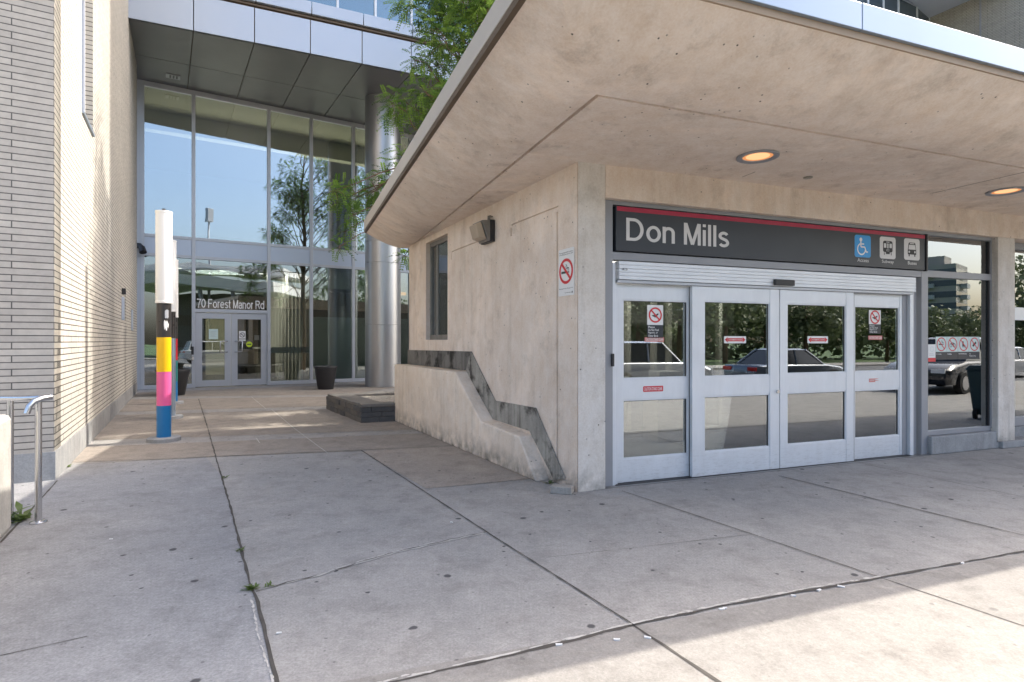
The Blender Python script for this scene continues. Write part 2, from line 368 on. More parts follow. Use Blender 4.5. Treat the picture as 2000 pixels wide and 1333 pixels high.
M['paver'] = concrete('loose paver', (.36, .34, .31), (.30, .285, .26))
M['glassK'] = glass('station glass', (.72, .74, .73), .29, (.88, .94, .98))
M['glassL'] = glass('lobby glass', (.66, .70, .66), .36, (.80, .90, 1.0), wavy=.10)
M['glassM'] = glass('lobby lower glass', (.72, .75, .72), .24, (.85, .93, 1.0), wavy=.12)
M['glassD'] = glass('lobby door glass', (.55, .58, .56), .16, (.85, .92, .98))
M['glassU'] = glass('upper storey glass', (.55, .72, .76), .25, (.80, .93, 1.0))
M['glassB'] = glass('slit window glass', (.35, .42, .5), .45, (.75, .85, 1.0))
M['frost'] = frosted('frosted film', (.62, .72, .68), .70)
M['frost2'] = frosted('frosted strip', (.55, .66, .68), .8)
M['lens'] = frosted('lamp lens', (.45, .36, .27), .9)
M['lamp'] = emit('warm downlight', (1.0, .52, .25), .40)
M['lampd'] = emit('downlight reflector', (1.0, .42, .17), .24)
M['spot'] = emit('small white spot', (1.0, .95, .85), 1.2)
M['amber'] = emit('amber lantern', (1.0, .42, .04), .35)
M['ceil'] = plain('lobby ceiling', (.66, .63, .47), .8, var=.08, scale=.5)
M['beam'] = plain('lobby cove', (.66, .64, .50), .8, var=.05)
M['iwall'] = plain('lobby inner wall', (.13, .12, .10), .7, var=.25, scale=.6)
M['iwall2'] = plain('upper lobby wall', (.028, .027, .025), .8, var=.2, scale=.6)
M['ifloor'] = plain('lobby floor', (.06, .058, .055), .25, var=.2)
M['slat'] = plain('lobby slat', (.70, .69, .65), .5, var=.08)
M['kwall'] = plain('station inner wall', (.20, .20, .185), .6, var=.15, scale=1.5)
M['kceil'] = plain('booth metal', (.30, .29, .25), .42, metal=.4, var=.08)
M['blind'] = plain('window blind', (.55, .62, .66), .7, var=.1, scale=2)
M['bark'] = plain('bark', (.16, .10, .07), .85, var=.4, scale=14, bump=.6, bscale=30)
M['leaf1'] = leafmat('locust leaf light', (.15, .27, .045), (.25, .38, .08), .55)
M['leaf2'] = leafmat('locust leaf dark', (.06, .135, .03), (.11, .20, .045), .45)
M['leaf3'] = leafmat('street tree leaf', (.12, .15, .075), (.19, .23, .11), .3)
M['weed'] = leafmat('weed leaf', (.08, .14, .03), (.14, .19, .05), .3)
M['tyre'] = plain('tyre', (.02, .02, .02), .8)
M['rim'] = plain('wheel rim', (.5, .5, .52), .3, metal=.8)
M['carK'] = plain('black car paint', (.012, .014, .018), .18, var=.1, coat=.8)
M['carG'] = plain('grey car paint', (.16, .19, .23), .2, metal=.5, var=.05, coat=.8)
M['carW'] = plain('white car paint', (.7, .71, .72), .2, var=.03, coat=.8)
M['carR'] = plain('silver car paint', (.42, .44, .47), .22, metal=.6, var=.04, coat=.8)
M['cglass'] = plain('car glass', (.01, .013, .016), .05, var=.0)
M['tail'] = plain('tail lamp', (.5, .02, .02), .2)
M['headl'] = plain('head lamp', (.7, .72, .74), .1)
M['binm'] = plain('teal bin plastic', (.02, .055, .065), .4, var=.1)
M['aptw'] = plain('apartment wall', (.36, .34, .31), .8, var=.1)
M['aptg'] = plain('apartment glass', (.06, .08, .10), .12, var=.2)
M['line'] = plain('road paint', (.7, .7, .68), .8, var=.15)
M['towerw'] = plain('tower wall', (.40, .41, .42), .6, var=.1, scale=.3)
M['kfloor'] = plain('station tile floor', (.16, .155, .15), .35, var=.2)

# ------------------------------------------------------------------ 2-D drawing on vertical planes
def font_mesh(txt, bold=0.0):
    cu = bpy.data.curves.new('lettering', 'FONT'); cu.body = txt; cu.resolution_u = 3; cu.offset = bold
    o = bpy.data.objects.new('lettering', cu); COL.objects.link(o)
    dg = bpy.context.evaluated_depsgraph_get(); dg.update()
    me = bpy.data.meshes.new_from_object(o.evaluated_get(dg))
    vs = [(q.co.x, q.co.y) for q in me.vertices]; fs = [list(p.vertices) for p in me.polygons]
    bpy.data.objects.remove(o); bpy.data.curves.remove(cu); bpy.data.meshes.remove(me)
    return vs, fs
def arc_pts(cx, cy, rx, ry, a0, a1, n=14): return [(cx + rx * math.cos(R(a0 + (a1 - a0) * k / n)), cy + ry * math.sin(R(a0 + (a1 - a0) * k / n))) for k in range(n + 1)]
def glyph(ch, w):
    """grotesque letter as centre-line strokes; cap height 1, returns strokes, advance"""
    h = w / 2; X = .735; r = (X - w) / 2; c = X / 2; a_ = .235
    def bowl(cx): return arc_pts(cx, c, a_, X / 2 - h, 0, 360, 26)
    o = h + a_
    if ch == 'D': return [[(h, 0), (h, 1)], [(h, 1 - h), (.30, 1 - h)] + arc_pts(.30, .5, .33, .5 - h, 90, -90, 18) + [(h, h)]], .63 + w + .04
    if ch == 'o': return [bowl(o)], o * 2 + .07
    if ch == 'n': return [[(h, 0), (h, X)], [(h, .45)] + arc_pts(h + .19, X - h - .19, .19, .19, 180, 0, 12) + [(h + .38, 0)]], .38 + w + .09
    if ch == 'M': return [[(h, 0), (h, 1)], [(h + .60, 0), (h + .60, 1)], [(h + .015, .985), (h + .30, .02)], [(h + .585, .985), (h + .30, .02)]], .60 + w + .09
    if ch == 'i': return [[(h, 0), (h, X)], [(h, 1 - w * .95), (h, 1)]], w + .10
    if ch == 'l': return [[(h, 0), (h, 1)]], w + .10
    if ch == 's': return [arc_pts(.24, X - h - .145, .17, .145, 25, 200, 10) + [(.13, .425), (.35, .335)] + arc_pts(.24, h + .145, .18, .145, 20, -155, 10)], .50 + w * .2
    if ch == '7': return [[(0, 1 - h), (.52, 1 - h), (.40, .72), (.26, .40), (.20, 0)]], .62
    if ch == '0': return [arc_pts(.27, .5, .25 - h * .2, .5 - h, 0, 360, 26)], .62
    if ch == 'F': return [[(h, 0), (h, 1)], [(h, 1 - h), (.56, 1 - h)], [(h, .5), (.50, .5)]], .65
    if ch == 'r': return [[(h, 0), (h, X)], [(h, .42)] + arc_pts(h + .17, X - h - .17, .17, .17, 180, 75, 8)], .36
    if ch == 'e': return [[(o - a_ + .01, c + .01), (o + a_, c + .01)] + arc_pts(o, c, a_, X / 2 - h, 0, 318, 22)], o * 2 + .06
    if ch == 't': return [[(.14, .95), (.14, .2)] + arc_pts(.25, .18, .11, .18 - h, 180, 280, 6), [(0, X - h), (.28, X - h)]], .36
    if ch == 'a': return [arc_pts(.24, X - h - .16, .18, .16, 165, 0, 10) + [(.42, .12), (.46, h * .6)], arc_pts(.23, .22, .19, .20 - h * .4, 62, 330, 14), [(.42, .44), (.30, .41)]], .55
    if ch == 'd': return [bowl(o), [(o * 2 - h, 0), (o * 2 - h, 1)]], o * 2 + .09
    if ch == 'R': return [[(h, 0), (h, 1)], [(h, 1 - h), (.38, 1 - h)] + arc_pts(.38, .74, .20, .26 - h, 90, -90, 10) + [(h, .48)], [(.36, .48), (.54, .22), (.58, 0)]], .72
    return [], .30
class Draw:
    """flat marks on a plane; x right, y up in metres, lay = layer number"""
    def __init__(s, mb, pl, a, z, d, sgn=1): s.mb, s.pl, s.a, s.z, s.d, s.sg = mb, pl, a, z, d, sgn
    def W(s, x, y, lay): return s.pl.P(s.a + x * s.sg, s.z + y, s.d + .0014 * lay)
    def poly(s, pts, mat, lay=1): s.mb.poly([s.W(x, y, lay) for x, y in pts], mat)
    def rect(s, x0, y0, x1, y1, mat, lay=1): s.poly([(x0, y0), (x1, y0), (x1, y1), (x0, y1)], mat, lay)
    def rrect(s, x0, y0, x1, y1, r, mat, lay=1):
        pts = []
        for cx, cy, a0 in ((x1 - r, y1 - r, 0), (x0 + r, y1 - r, 90), (x0 + r, y0 + r, 180), (x1 - r, y0 + r, 270)):
            for k in range(6): a = R(a0 + 18 * k); pts.append((cx + r * math.cos(a), cy + r * math.sin(a)))
        s.poly(pts, mat, lay)
    def disc(s, x, y, r, mat, lay=1, n=28, ry=None):
        ry = ry or r; s.poly([(x + r * math.cos(2 * math.pi * k / n), y + ry * math.sin(2 * math.pi * k / n)) for k in range(n)], mat, lay)
    def ring(s, x, y, r, wd, mat, lay=1, a0=0, a1=360, n=36):
        for k in range(n):
            b0, b1 = R(a0 + (a1 - a0) * k / n), R(a0 + (a1 - a0) * (k + 1) / n)
            s.poly([(x + q * math.cos(b), y + q * math.sin(b)) for q, b in ((r - wd / 2, b0), (r + wd / 2, b0), (r + wd / 2, b1), (r - wd / 2, b1))], mat, lay)
    def line(s, pts, wd, mat, lay=1):
        for (x0, y0), (x1, y1) in zip(pts, pts[1:]):
            l = math.hypot(x1 - x0, y1 - y0) or 1; nx, ny = -(y1 - y0) / l * wd / 2, (x1 - x0) / l * wd / 2
            s.poly([(x0 + nx, y0 + ny), (x0 - nx, y0 - ny), (x1 - nx, y1 - ny), (x1 + nx, y1 + ny)], mat, lay)
    def stroke(s, pts, wd, mat, lay=1):
        closed = math.dist(pts[0], pts[-1]) < 1e-6; n = len(pts); Lp = []; Rp = []
        for i in range(n):
            if closed: p, q = pts[i - 1] if i else pts[-2], pts[i + 1] if i < n - 1 else pts[1]
            else: p, q = pts[max(0, i - 1)], pts[min(n - 1, i + 1)]
            x, y = pts[i]
            def nr(a, b): l = math.hypot(b[0] - a[0], b[1] - a[1]) or 1; return (-(b[1] - a[1]) / l, (b[0] - a[0]) / l)
            n1 = nr(p, pts[i]) if p != pts[i] else nr(pts[i], q); n2 = nr(pts[i], q) if q != pts[i] else n1
            mx, my = n1[0] + n2[0], n1[1] + n2[1]; l2 = mx * mx + my * my; k = 2 / l2 if l2 > .35 else 1
            mx, my = mx * k * wd / 2, my * k * wd / 2; Lp.append((x + mx, y + my)); Rp.append((x - mx, y - my))
        return [(Lp[i], Rp[i], Rp[i + 1], Lp[i + 1]) for i in range(n - 1)]
    def letters(s, txt, x0, y0, x1, y1, mat, lay=1, w=.15):
        x = 0; qs = []; sub = 0
        for ch in txt:
            st, adv = glyph(ch, w)
            for k, p in enumerate(st):
                for q in s.stroke(p, w, mat): qs.append((k, [(a + x, b) for a, b in q]))
            x += adv
        tot = max(a for _, q in qs for a, b in q); kx = (x1 - x0) / tot; ky = y1 - y0
        for k, q in qs: s.poly([(x0 + a * kx, y0 + b * ky) for a, b in q], mat, lay + .25 * k)
    def text(s, txt, x0, y0, x1, y1, mat, lay=1, bold=0.0, keep=False):
        vs, fs = font_mesh(txt, bold)
        ax, bx = min(p[0] for p in vs), max(p[0] for p in vs); ay, by = min(p[1] for p in vs), max(p[1] for p in vs)
        kx = (x1 - x0) / (bx - ax); ky = (y1 - y0) / (by - ay)
        s.mb.add([s.W(x0 + (p[0] - ax) * kx, y0 + (p[1] - ay) * ky, lay) for p in vs], fs, mat)

# ================================================================== SETTING: ground, road
def quad_obj(name, pts, mat):
    mb = MB(); mb.poly(pts, mat); return struct(mb.build(name, recalc=False))
mb = MB(); E = KF.e
FR0 = Vector((0.673, 3.183, 0))
fdir = (gp(2000, 1078) - gp(1235, 1222)).normalized(); fn = Vector((fdir.y, -fdir.x, 0))
mb.poly([(-400, -400, -.16), (400, -400, -.16), (400, 400, -.16), (-400, 400, -.16)], M['grass'])
struct(mb.build('terrain', recalc=False))
# plaza slab (edge is the kerb toward the road)
def fp(a, b, z=0.0): q = gp(1235, 1222) + fdir * a + fn * b; return Vector((q.x, q.y, z))   # a along the kerb joint, b toward the road
mb = MB(); mb.prism([fp(-60, 5.2, -.15), fp(90, 5.2, -.15), fp(90, -60, -.15), fp(-60, -60, -.15)], (0, 0, .15), M['ground'])
struct(mb.build('pavement', bevel=0))
mb = MB()
mb.poly([fp(-60, .02, .004), fp(-60, 5.15, .004), fp(90, 5.15, .004), fp(90, .02, .004)], M['walk'])
struct(mb.build('kerbside_walk', recalc=False))
mb = MB(); mb.poly([fp(-120, 5.2, -.13), fp(-120, 19, -.13), fp(160, 19, -.13), fp(160, 5.2, -.13)], M['asphalt'])
struct(mb.build('road', recalc=False))
mb = MB()
for k in range(-12, 16): mb.poly([fp(k * 6, 12.0, -.126), fp(k * 6, 12.12, -.126), fp(k * 6 + 3, 12.12, -.126), fp(k * 6 + 3, 12.0, -.126)], M['line'])
struct(mb.build('road_markings', recalc=False))
mb = MB(); mb.prism([fp(-120, 19, -.15), fp(160, 19, -.15), fp(160, 22, -.15), fp(-120, 22, -.15)], (0, 0, .14), M['walk'])
struct(mb.build('far_pavement'))
# paving bands in front of the lobby
def bandline(p, q, t0=-2.0, t1=2.5):
    a, b = gp(*p), gp(*q); d = b - a
    return a + d * t0, a + d * t1
def band(p1, q1, p2, q2, ta=(-.9, 1.6), tb=(-.9, 1.6)):
    a0, a1 = bandline(p1, q1, *ta); b0, b1 = bandline(p2, q2, *tb)
    up = Vector((0, 0, .004)); mbb.poly([a0 + up, a1 + up, b1 + up, b0 + up], M['band'])
def on_bs(p, q):   # where a ground line meets the brick wall foot
    a, b = gp(*p), gp(*q); d = b - a; t = (BS.o - a).dot(BS.n) / d.dot(BS.n); return a + d * t
mbb = MB(); up = Vector((0, 0, .004))
for p1, q1, p2, q2 in (((350, 896), (905, 873), (350, 866.5), (830, 847)), ((350, 855), (755, 841.6), (350, 808), (638, 800)),
                       ((350, 802), (638, 794), (350, 779.5), (600, 776)), ((350, 775), (600, 772), (380, 763), (640, 753))):
    a0, b0 = on_bs(p1, q1), on_bs(p2, q2); a1 = gp(*q1) + (gp(*q1) - gp(*p1)) * .35; b1 = gp(*q2) + (gp(*q2) - gp(*p2)) * 1.0
    mbb.poly([a0 + up, a1 + up, b1 + up, b0 + up], M['band'])
struct(mbb.build('paving_bands', recalc=False))
for nm, mt_, pts_ in (('warm_bounce_slab', 'slabw', [(706, 882), (893, 872), (1078, 948), (1040, 936), (832, 955)]), ('left_slab', 'slabl', [(-160, 925), (150, 908), (403, 894), (432, 931), (455, 1011), (490, 1151), (499, 1166), (545, 1352), (545, 1700), (-900, 1700)])):
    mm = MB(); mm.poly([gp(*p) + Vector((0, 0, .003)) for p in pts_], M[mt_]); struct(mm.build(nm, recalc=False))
# joints and cracks between slabs
mj = MB(); mc = MB()
def ribbon(mb, pts, wd, mat, z=.006, jit=.25, step=.10, wob=0.0):
    P = [gp(*p) if len(p) == 2 else Vector(p) for p in pts]; Q = []
    for a, b in zip(P, P[1:]):
        n = max(1, int((b - a).length / step))
        Q += [a + (b - a) * (k / n) for k in range(n)]
    Q.append(P[-1]); Q = [q + Vector((random.uniform(-wob, wob), random.uniform(-wob, wob), 0)) for q in Q]; Lf = []; Rt = []
    for i, q in enumerate(Q):
        t = (Q[min(i + 1, len(Q) - 1)] - Q[max(i - 1, 0)]).normalized(); s = Vector((-t.y, t.x, 0))
        Lf.append(q + s * wd * (.5 + random.uniform(-jit, jit)) + Vector((0, 0, z))); Rt.append(q - s * wd * (.5 + random.uniform(-jit, jit)) + Vector((0, 0, z)))
    for i in range(len(Q) - 1): mb.poly([Lf[i], Rt[i], Rt[i + 1], Lf[i + 1]], mat)
ribbon(mj, [(545, 1350), (500, 1165), (490, 1150), (455, 1010), (432, 930), (405, 835), (388, 780)], .017, M['joint'], jit=.3, step=.11, wob=.0015)
ribbon(mj, [(1238, 1222), (950, 1040), (705, 880)], .012, M['joint'], jit=.3, step=.09, wob=.001)
ribbon(mj, [(1235, 1222), (1330, 1285), (1430, 1352)], .020, M['joint'])
ribbon(mj, [(700, 1349), (1000, 1282), (1235, 1223), (1450, 1177), (1720, 1130), (2000, 1078), (2300, 1024)], .020, M['joint'], jit=.35, step=.09, wob=.002)
ribbon(mj, [(498, 1157), (560, 1140), (640, 1120), (700, 1100), (760, 1083), (870, 1058), (950, 1040)], .008, M['joint'], jit=.5, step=.06, wob=.012)
ribbon(mj, [(560, 1141), (640, 1121), (700, 1101), (760, 1084), (870, 1059), (945, 1042)], .014, M['jedge'], z=.0052, jit=.5, step=.05, wob=.010)
ribbon(mj, [(0, 1283), (90, 1263), (170, 1245)], .005, M['joint'], jit=.5)
ribbon(mj, [(150, 908), (410, 893), (705, 880), (890, 871)], .012, M['joint'])
ribbon(mj, [(1215, 960), (1470, 1045), (1720, 1130), (2000, 1225)], .009, M['joint'])
ribbon(mj, [(1520, 930), (1700, 974), (2000, 1047)], .014, M['joint'])
ribbon(mj, [(1690, 908), (2000, 972)], .008, M['joint'])
ribbon(mj, [(1885, 895), (2000, 918)], .008, M['joint'])
ribbon(mj, [(1055, 1092), (1250, 1070), (1470, 1045)], .004, M['joint'], jit=.5)
ribbon(mj, [(830, 956), (1040, 936)], .005, M['joint'])
ribbon(mj, [(0, 1062), (60, 998), (112, 940)], .016, M['joint'])
ribbon(mj, [(604, 878), (630, 880)], .008, M['joint'])
for p in (((500, 856), (507, 866)), ((575, 838), (640, 886)), ((490, 775), (520, 800)), ((530, 800), (575, 838))): ribbon(mj, list(p), .010, M['jedge'])
struct(mj.build('pavement_joints', recalc=False))
def chips(pts, n, sz, off):
    P = [gp(*p) for p in pts]
    for k in range(n):
        i = random.randrange(len(P) - 1); t = (P[i + 1] - P[i]); q = P[i] + t * random.random(); t.normalize(); sd = Vector((-t.y, t.x, 0))
        q = q + sd * (off + random.gauss(0, sz * .25)) + Vector((0, 0, .0055 + .00001 * k)); l_ = sz * random.uniform(.6, 2.6); w_ = sz * random.uniform(.15, .5)
        mc.poly([q + t * (l_ * math.cos(a)) + sd * (w_ * math.sin(a)) * random.uniform(.5, 1.2) for a in [2 * math.pi * z / 8 + random.uniform(-.25, .25) for z in range(8)]], M['jedge'])
chips([(700, 1349), (1000, 1282), (1235, 1223)], 60, .018, .018); chips([(1235, 1223), (1450, 1177), (1720, 1130)], 90, .018, .018)
chips([(640, 1119), (700, 1099), (760, 1082), (850, 1061)], 60, .012, .004); chips([(545, 1350), (508, 1240), (496, 1175)], 60, .012, .012)
struct(mc.build('chipped_edges', recalc=False))

# ================================================================== STATION ENTRANCE
Z0 = 3.50
station = thing('station_entrance', 'beige concrete station entrance with wide curved overhanging roof and sliding doors', 'building', (0.70, 6.02, 0))
FC = Vector((.651, 4.384, Z0)); Fe = Vector((-2.115, 11.63, 3.50)); EC = Vector((.224, 3.274, 3.785)); Ee = Vector((-2.946, 11.48, 3.785))
LEN = 17.0
FRt = FC + E * LEN; ERt = EC + E * (LEN + .46)
def row(a, dz_l, inset=0.0):
    """points on left end, corner, right end at fraction a between fold and edge"""
    return [Fe.lerp(Ee, a), FC.lerp(EC, a), FRt.lerp(ERt, a)]
gL = (Fe - FC).normalized(); inn = (E + gL).normalized()
rows = []
def addrow(l, c, r): rows.append([l, c, r])
def inset(k, dz):
    return [Fe + E * k * 1.0 + Vector((0, 0, dz)), FC + E * k * 1.05 + gL * k + Vector((0, 0, dz)), FRt + gL * k + Vector((0, 0, dz))]
rows.append(inset(.035, 0.0)); rows.append(inset(.035, .05)); rows.append(inset(.0, .05))
NB = 14
for i in range(NB + 1):
    a = i / NB; bl = -.085 * math.sin(math.pi * a) ** .8 * (1.15 - .5 * a)
    if i == 0: bl = 0
    r_ = row(a, 0); rows.append([p + Vector((0, 0, bl)) for p in r_])
def outset(k, dz): 
    return [Ee - E * k + Vector((0, 0, dz)), EC - E * k - gL * k + Vector((0, 0, dz)), ERt - gL * k + Vector((0, 0, dz))]
mb = MB()
# subdivide spans so noise/bump shading is even
vs = []; fs = []
for r_ in rows: vs += r_
for i in range(len(rows) - 1):
    for k in range(2): fs.append([i * 3 + k, i * 3 + k + 1, (i + 1) * 3 + k + 1, (i + 1) * 3 + k])
mb.add(vs, fs, M['kroof'])
# flat soffit inside the fold
i0 = rows[0]; BK = FRt + gL * 7.9
mb.poly([i0[1], i0[2], BK, i0[0]], M['kroof'])
# edge lip, top and back
top = 3.83
lip = [[p + Vector((0, 0, top - p.z)) for p in rows[-1]]]
for k in range(2): mb.poly([rows[-1][k], rows[-1][k + 1], lip[0][k + 1], lip[0][k]], M['kroof'])
zt = 4.0
tl = [Vector((p.x, p.y, zt)) for p in rows[-1]]; bkt = Vector((BK.x, BK.y, zt))
for k in range(2): mb.poly([lip[0][k], lip[0][k + 1], tl[k + 1], tl[k]], M['kroof'])
mb.poly([tl[1], tl[2], bkt, tl[0]], M['kroof'])
endprof = [r_[0] for r_ in rows] + [lip[0][0], tl[0]]
mb.poly(endprof[::-1] + [], M['kroof'])                         # curved end face of the slab
mb.poly([i0[0], tl[0], bkt, BK], M['kroof'])
mb.poly([i0[2], BK, bkt, tl[2]] , M['kroof'])
for i in range(3, len(rows) - 1): pass
mb.poly([r_[2] for r_ in rows] + [lip[0][2], tl[2]], M['kroof'])
roof = mb.build('roof', station, smooth=True, recalc=False, auto=28)
# metal cap with panel joints
def capseg(a, b, out, drop=.005, mat='cap'):
    m = MB(); z0, z1 = top + drop, 4.03
    o0 = out * .04; d = (b - a).normalized(); a = a + d * .003; b = b - d * .003
    A, B = Vector((a.x, a.y, 0)), Vector((b.x, b.y, 0)); inn_ = -out * .12
    m.hexa([A + o0 + Vector((0, 0, z0)), B + o0 + Vector((0, 0, z0)), B + o0 * .1 + Vector((0, 0, z0)), A + o0 * .1 + Vector((0, 0, z0))],
           [A + o0 + Vector((0, 0, z1)), B + o0 + Vector((0, 0, z1)), B + inn_ + Vector((0, 0, z1 - .0)), A + inn_ + Vector((0, 0, z1 - .0))], M[mat])
    return m
e_out = (EC - FC); e_out.z = 0
outF = -gL.copy(); outF.z = 0; outF = Vector((E.y, -E.x, 0)); outL = Vector((-(Ee - EC).normalized().y, (Ee - EC).normalized().x, 0))
if outL.x > 0: outL = -outL
s0 = (Vector((0, 0, 0)));
mcap = capseg(EC - E * .04, EC + E * 2.43, outF); mcap.build('roof_cap', station, bevel=.004)
for k in range(5): capseg(EC + E * (2.43 + 3.05 * k), EC + E * min(2.43 + 3.05 * (k + 1), LEN + .3), outF).build('roof_cap', station, bevel=.004)
dl = (Ee - EC).normalized(); ll = (Ee - EC).length
for k in range(3): capseg(EC + dl * (ll * k / 3), EC + dl * (ll * (k + 1) / 3), outL, mat='capb').build('roof_cap', station, bevel=.004)

m = MB(); A0, B0 = Vector((EC.x, EC.y, 0)), Vector((Ee.x, Ee.y, 0)); m.hexa([A0 + outL * k + Vector((0, 0, z)) for k, z in ((-.01, 3.78), (.036, 3.78), (.036, 3.833), (-.01, 3.833))], [B0 + outL * k + Vector((0, 0, z)) for k, z in ((-.01, 3.78), (.036, 3.78), (.036, 3.833), (-.01, 3.833))], M['gap']); m.build('drip_and_shade_strip', station)  # dark strip painted in for the shadow under the drip edge
m = MB(); B0 = Vector((ERt.x, ERt.y, 0)); m.hexa([A0 + outF * k + Vector((0, 0, z)) for k, z in ((-.01, 3.782), (.012, 3.782), (.012, 3.834), (-.01, 3.834))], [B0 + outF * k + Vector((0, 0, z)) for k, z in ((-.01, 3.782), (.012, 3.782), (.012, 3.834), (-.01, 3.834))], M['dripf']); m.build('drip_and_shade_strip', station)
# front wall: corner pier, lintel, second pier
DF = -.08
s_j0 = KF.px(1183, 700)[0]; zl0 = KF.px(1183, 390)[1]
s_r = KF.px(1940, 600, DF)[0]; s_p2 = KF.px(1950, 600)[0]; s_p3 = KF.px(1983, 600)[0]; zl1 = KF.px(1940, 459)[1]
zl = (zl0 + zl1) / 2
zsof = Z0 + .012
m = MB(); m.prism([KF.P(0, 0, 0), KF.P(s_j0, 0, 0), KF.P(s_j0, 0, -.35), KS.P(.36, 0, -.30), KS.P(.0, 0, 0)], (0, 0, zsof), M['kpier'])
m.build('corner_pier', station, bevel=.012)
m = MB(); m.pbox(KF, s_j0, 16.2, zl, zsof, -.35, -.004, M['kconc']); m.build('lintel', station, bevel=.008)
m = MB(); m.pbox(KF, s_p2, s_p3, .10, zl - .001, -.40, -.002, M['kpier']); m.build('concrete_pier', station, bevel=.01)
m = MB(); m.pbox(KF, s_r - .01, s_p2, .10, zl, -.40, -.10, M['kconc']); m.build('concrete_pier', station, bevel=.006)
# side wall with window hole and form grooves
WL = 6.05
m = MB(); m.prism([KS.P(.02, 0, -.002), KS.P(WL, 0, 0), KS.P(WL, 0, -.28), KS.P(.02, 0, -.28)], (0, 0, zsof), M['kconc'])
side = m.build('side_wall', station)
a0, zb = KS.px(874, 664); a1, _ = KS.px(832, 667); zt0 = KS.px(874, 454)[1]; zt1 = KS.px(829, 479)[1]; ztw = (zt0 + zt1) / 2
WIN = (a0, a1, zb, ztw)
cuts = []
c = MB(); c.pbox(KS, a0, a1, zb, ztw, -.14, .1, M['kconc']); cuts.append(c)
def groove(p, q, wd=.022, vert=False):
    a, z = KS.px(*p); b, z2 = KS.px(*q); c = MB()
    if vert: c.pbox(KS, a - wd / 2, a + wd / 2, min(z, z2), max(z, z2), -.022, .1, M['kconc'])
    else: 
        zz = (z + z2) / 2; c.pbox(KS, min(a, b), max(a, b), zz - wd / 2, zz + wd / 2, -.022, .1, M['kconc'])
    cuts.append(c)
groove((1088, 414), (1088, 925), .03, True); groove((1090, 402), (999, 442)); groove((941, 470), (883, 492))
groove((998, 446), (998, 462), .03, True); groove((882, 495), (882, 508), .03, True)
cut(side, cuts)
b = side.modifiers.new('bevel', 'BEVEL'); b.width = .004; b.segments = 1; b.limit_method = 'ANGLE'; b.angle_limit = R(40)
# side window
m = MB(); fw = .055
for q in ((a0, a0 + fw, zb, ztw), (a1 - fw, a1, zb, ztw), (a0 + fw, a1 - fw, zb, zb + fw * 1.6), (a0 + fw, a1 - fw, ztw - fw * 1.4, ztw)):
    m.pbox(KS, q[0], q[1], q[2], q[3], -.135, -.075, M['flash'])
win = m.build('window', station, bevel=.004)
m = MB(); m.pbox(KS, a0 + fw - .01, a1 - fw + .01, zb + .07, ztw - .06, -.112, -.106, M['glassK']); m.build('pane', win)
m = MB(); m.pbox(KS, a0 + .06, a1 - .06, zb, ztw, -.26, -.24, M['iwall']); m.build('blind', win)
# plinth wall beside the side wall
PO = Plane((.289, 6.43), (-2.65, 4.97), flip=True)
if PO.n.x > 0: PO.n = -PO.n
def pp(u, v): return PO.px(u, v)
prof = [pp(770, 712), pp(888, 726), pp(938, 823), pp(1013, 853), pp(1046, 941)]
prof = [(prof[0][0], prof[0][1]), (prof[1][0], prof[0][1] - .0), (prof[2][0], prof[2][1]), (prof[3][0], prof[3][1]), (prof[4][0], 0.0), (prof[0][0], 0.0)]
m = MB(); 
pts = [PO.P(a, z, 0) for a, z in prof]; m.prism(pts, -PO.n * .31, M['plinth']); m.build('plinth_wall', station, bevel=.02)
ft = [(798, 684), (922, 687), (969, 783), (1048, 797), (1106, 935)]; fb = [(798, 711), (912, 724), (965, 819), (1037, 842), (1085, 942)]
m = MB(); T = [KS.px(*p) for p in ft]; B = [KS.px(*p) for p in fb]
for i in range(4):
    q = [T[i], T[i + 1], B[i + 1], B[i]]
    m.hexa([KS.P(a, max(z, .03), .004) for a, z in q], [KS.P(a, max(z, .03), .022) for a, z in q], M['wflash'] if i == 0 else M['wflash2'])
m.build('wall_flashing', station)
# interior
DP = 4.6
m = MB(); m.prism([KF.P(.2, .003, -.02), KF.P(9.5, .003, -.02), KF.P(9.5, .003, -DP), KF.P(-.1 - .0, .003, -DP), ], (0, 0, .003), M['kfloor']); m.build('interior_floor', station)
m = MB(); m.pbox(KF, -.45, 14.5, 0, zsof - .02, -DP - .15, -DP, M['kwall']); m.build('interior_wall', station)
m = MB(); m.pbox(KF, 7.4, 7.55, 0, zsof - .02, -DP, -.42, M['kwall']); m.build('interior_wall', station)
m = MB()   # glazed inner screen with metal frames
for s in (.55, 1.15, 1.65, 2.25, 2.75, 3.05, 4.1, 5.2, 6.2): m.pbox(KF, s, s + .07, .01, 2.55, -2.75, -2.65, M['kceil'])
for z0, z1 in ((2.35, 2.55), (.85, .95), (0.01, .12)): m.pbox(KF, .62, 7.3, z0, z1, -2.74, -2.66, M['kceil'])
m.pbox(KF, 2.3, 4.1, .12, .85, -2.73, -2.69, M['kwall'])
m.build('inner_screen', station, bevel=.004)
m = MB(); m.pbox(KF, 2.45, 3.0, .02, .95, -2.5, -2.1, M['kceil']); m.pbox(KF, 2.52, 2.92, .95, 1.12, -2.45, -2.15, M['kwall'])
m.pbox(KF, 2.56, 2.66, .70, .85, -2.10, -2.09, M['pred']); m.pbox(KF, 2.70, 2.80, .70, .85, -2.10, -2.09, M['pred'])
tag(m.build('ticket_box', bevel=.01), 'grey waist-high box with two red panels inside the station doors', 'box')
m = MB(); m.pbox(KF, .75, 1.45, .02, 1.0, -2.3, -1.9, M['frame']); m.pbox(KF, .85, 1.35, .25, .85, -1.9, -1.885, M['blue']); m.pbox(KF, .8, 1.4, 1.0, 1.05, -2.32, -1.85, M['alu'])
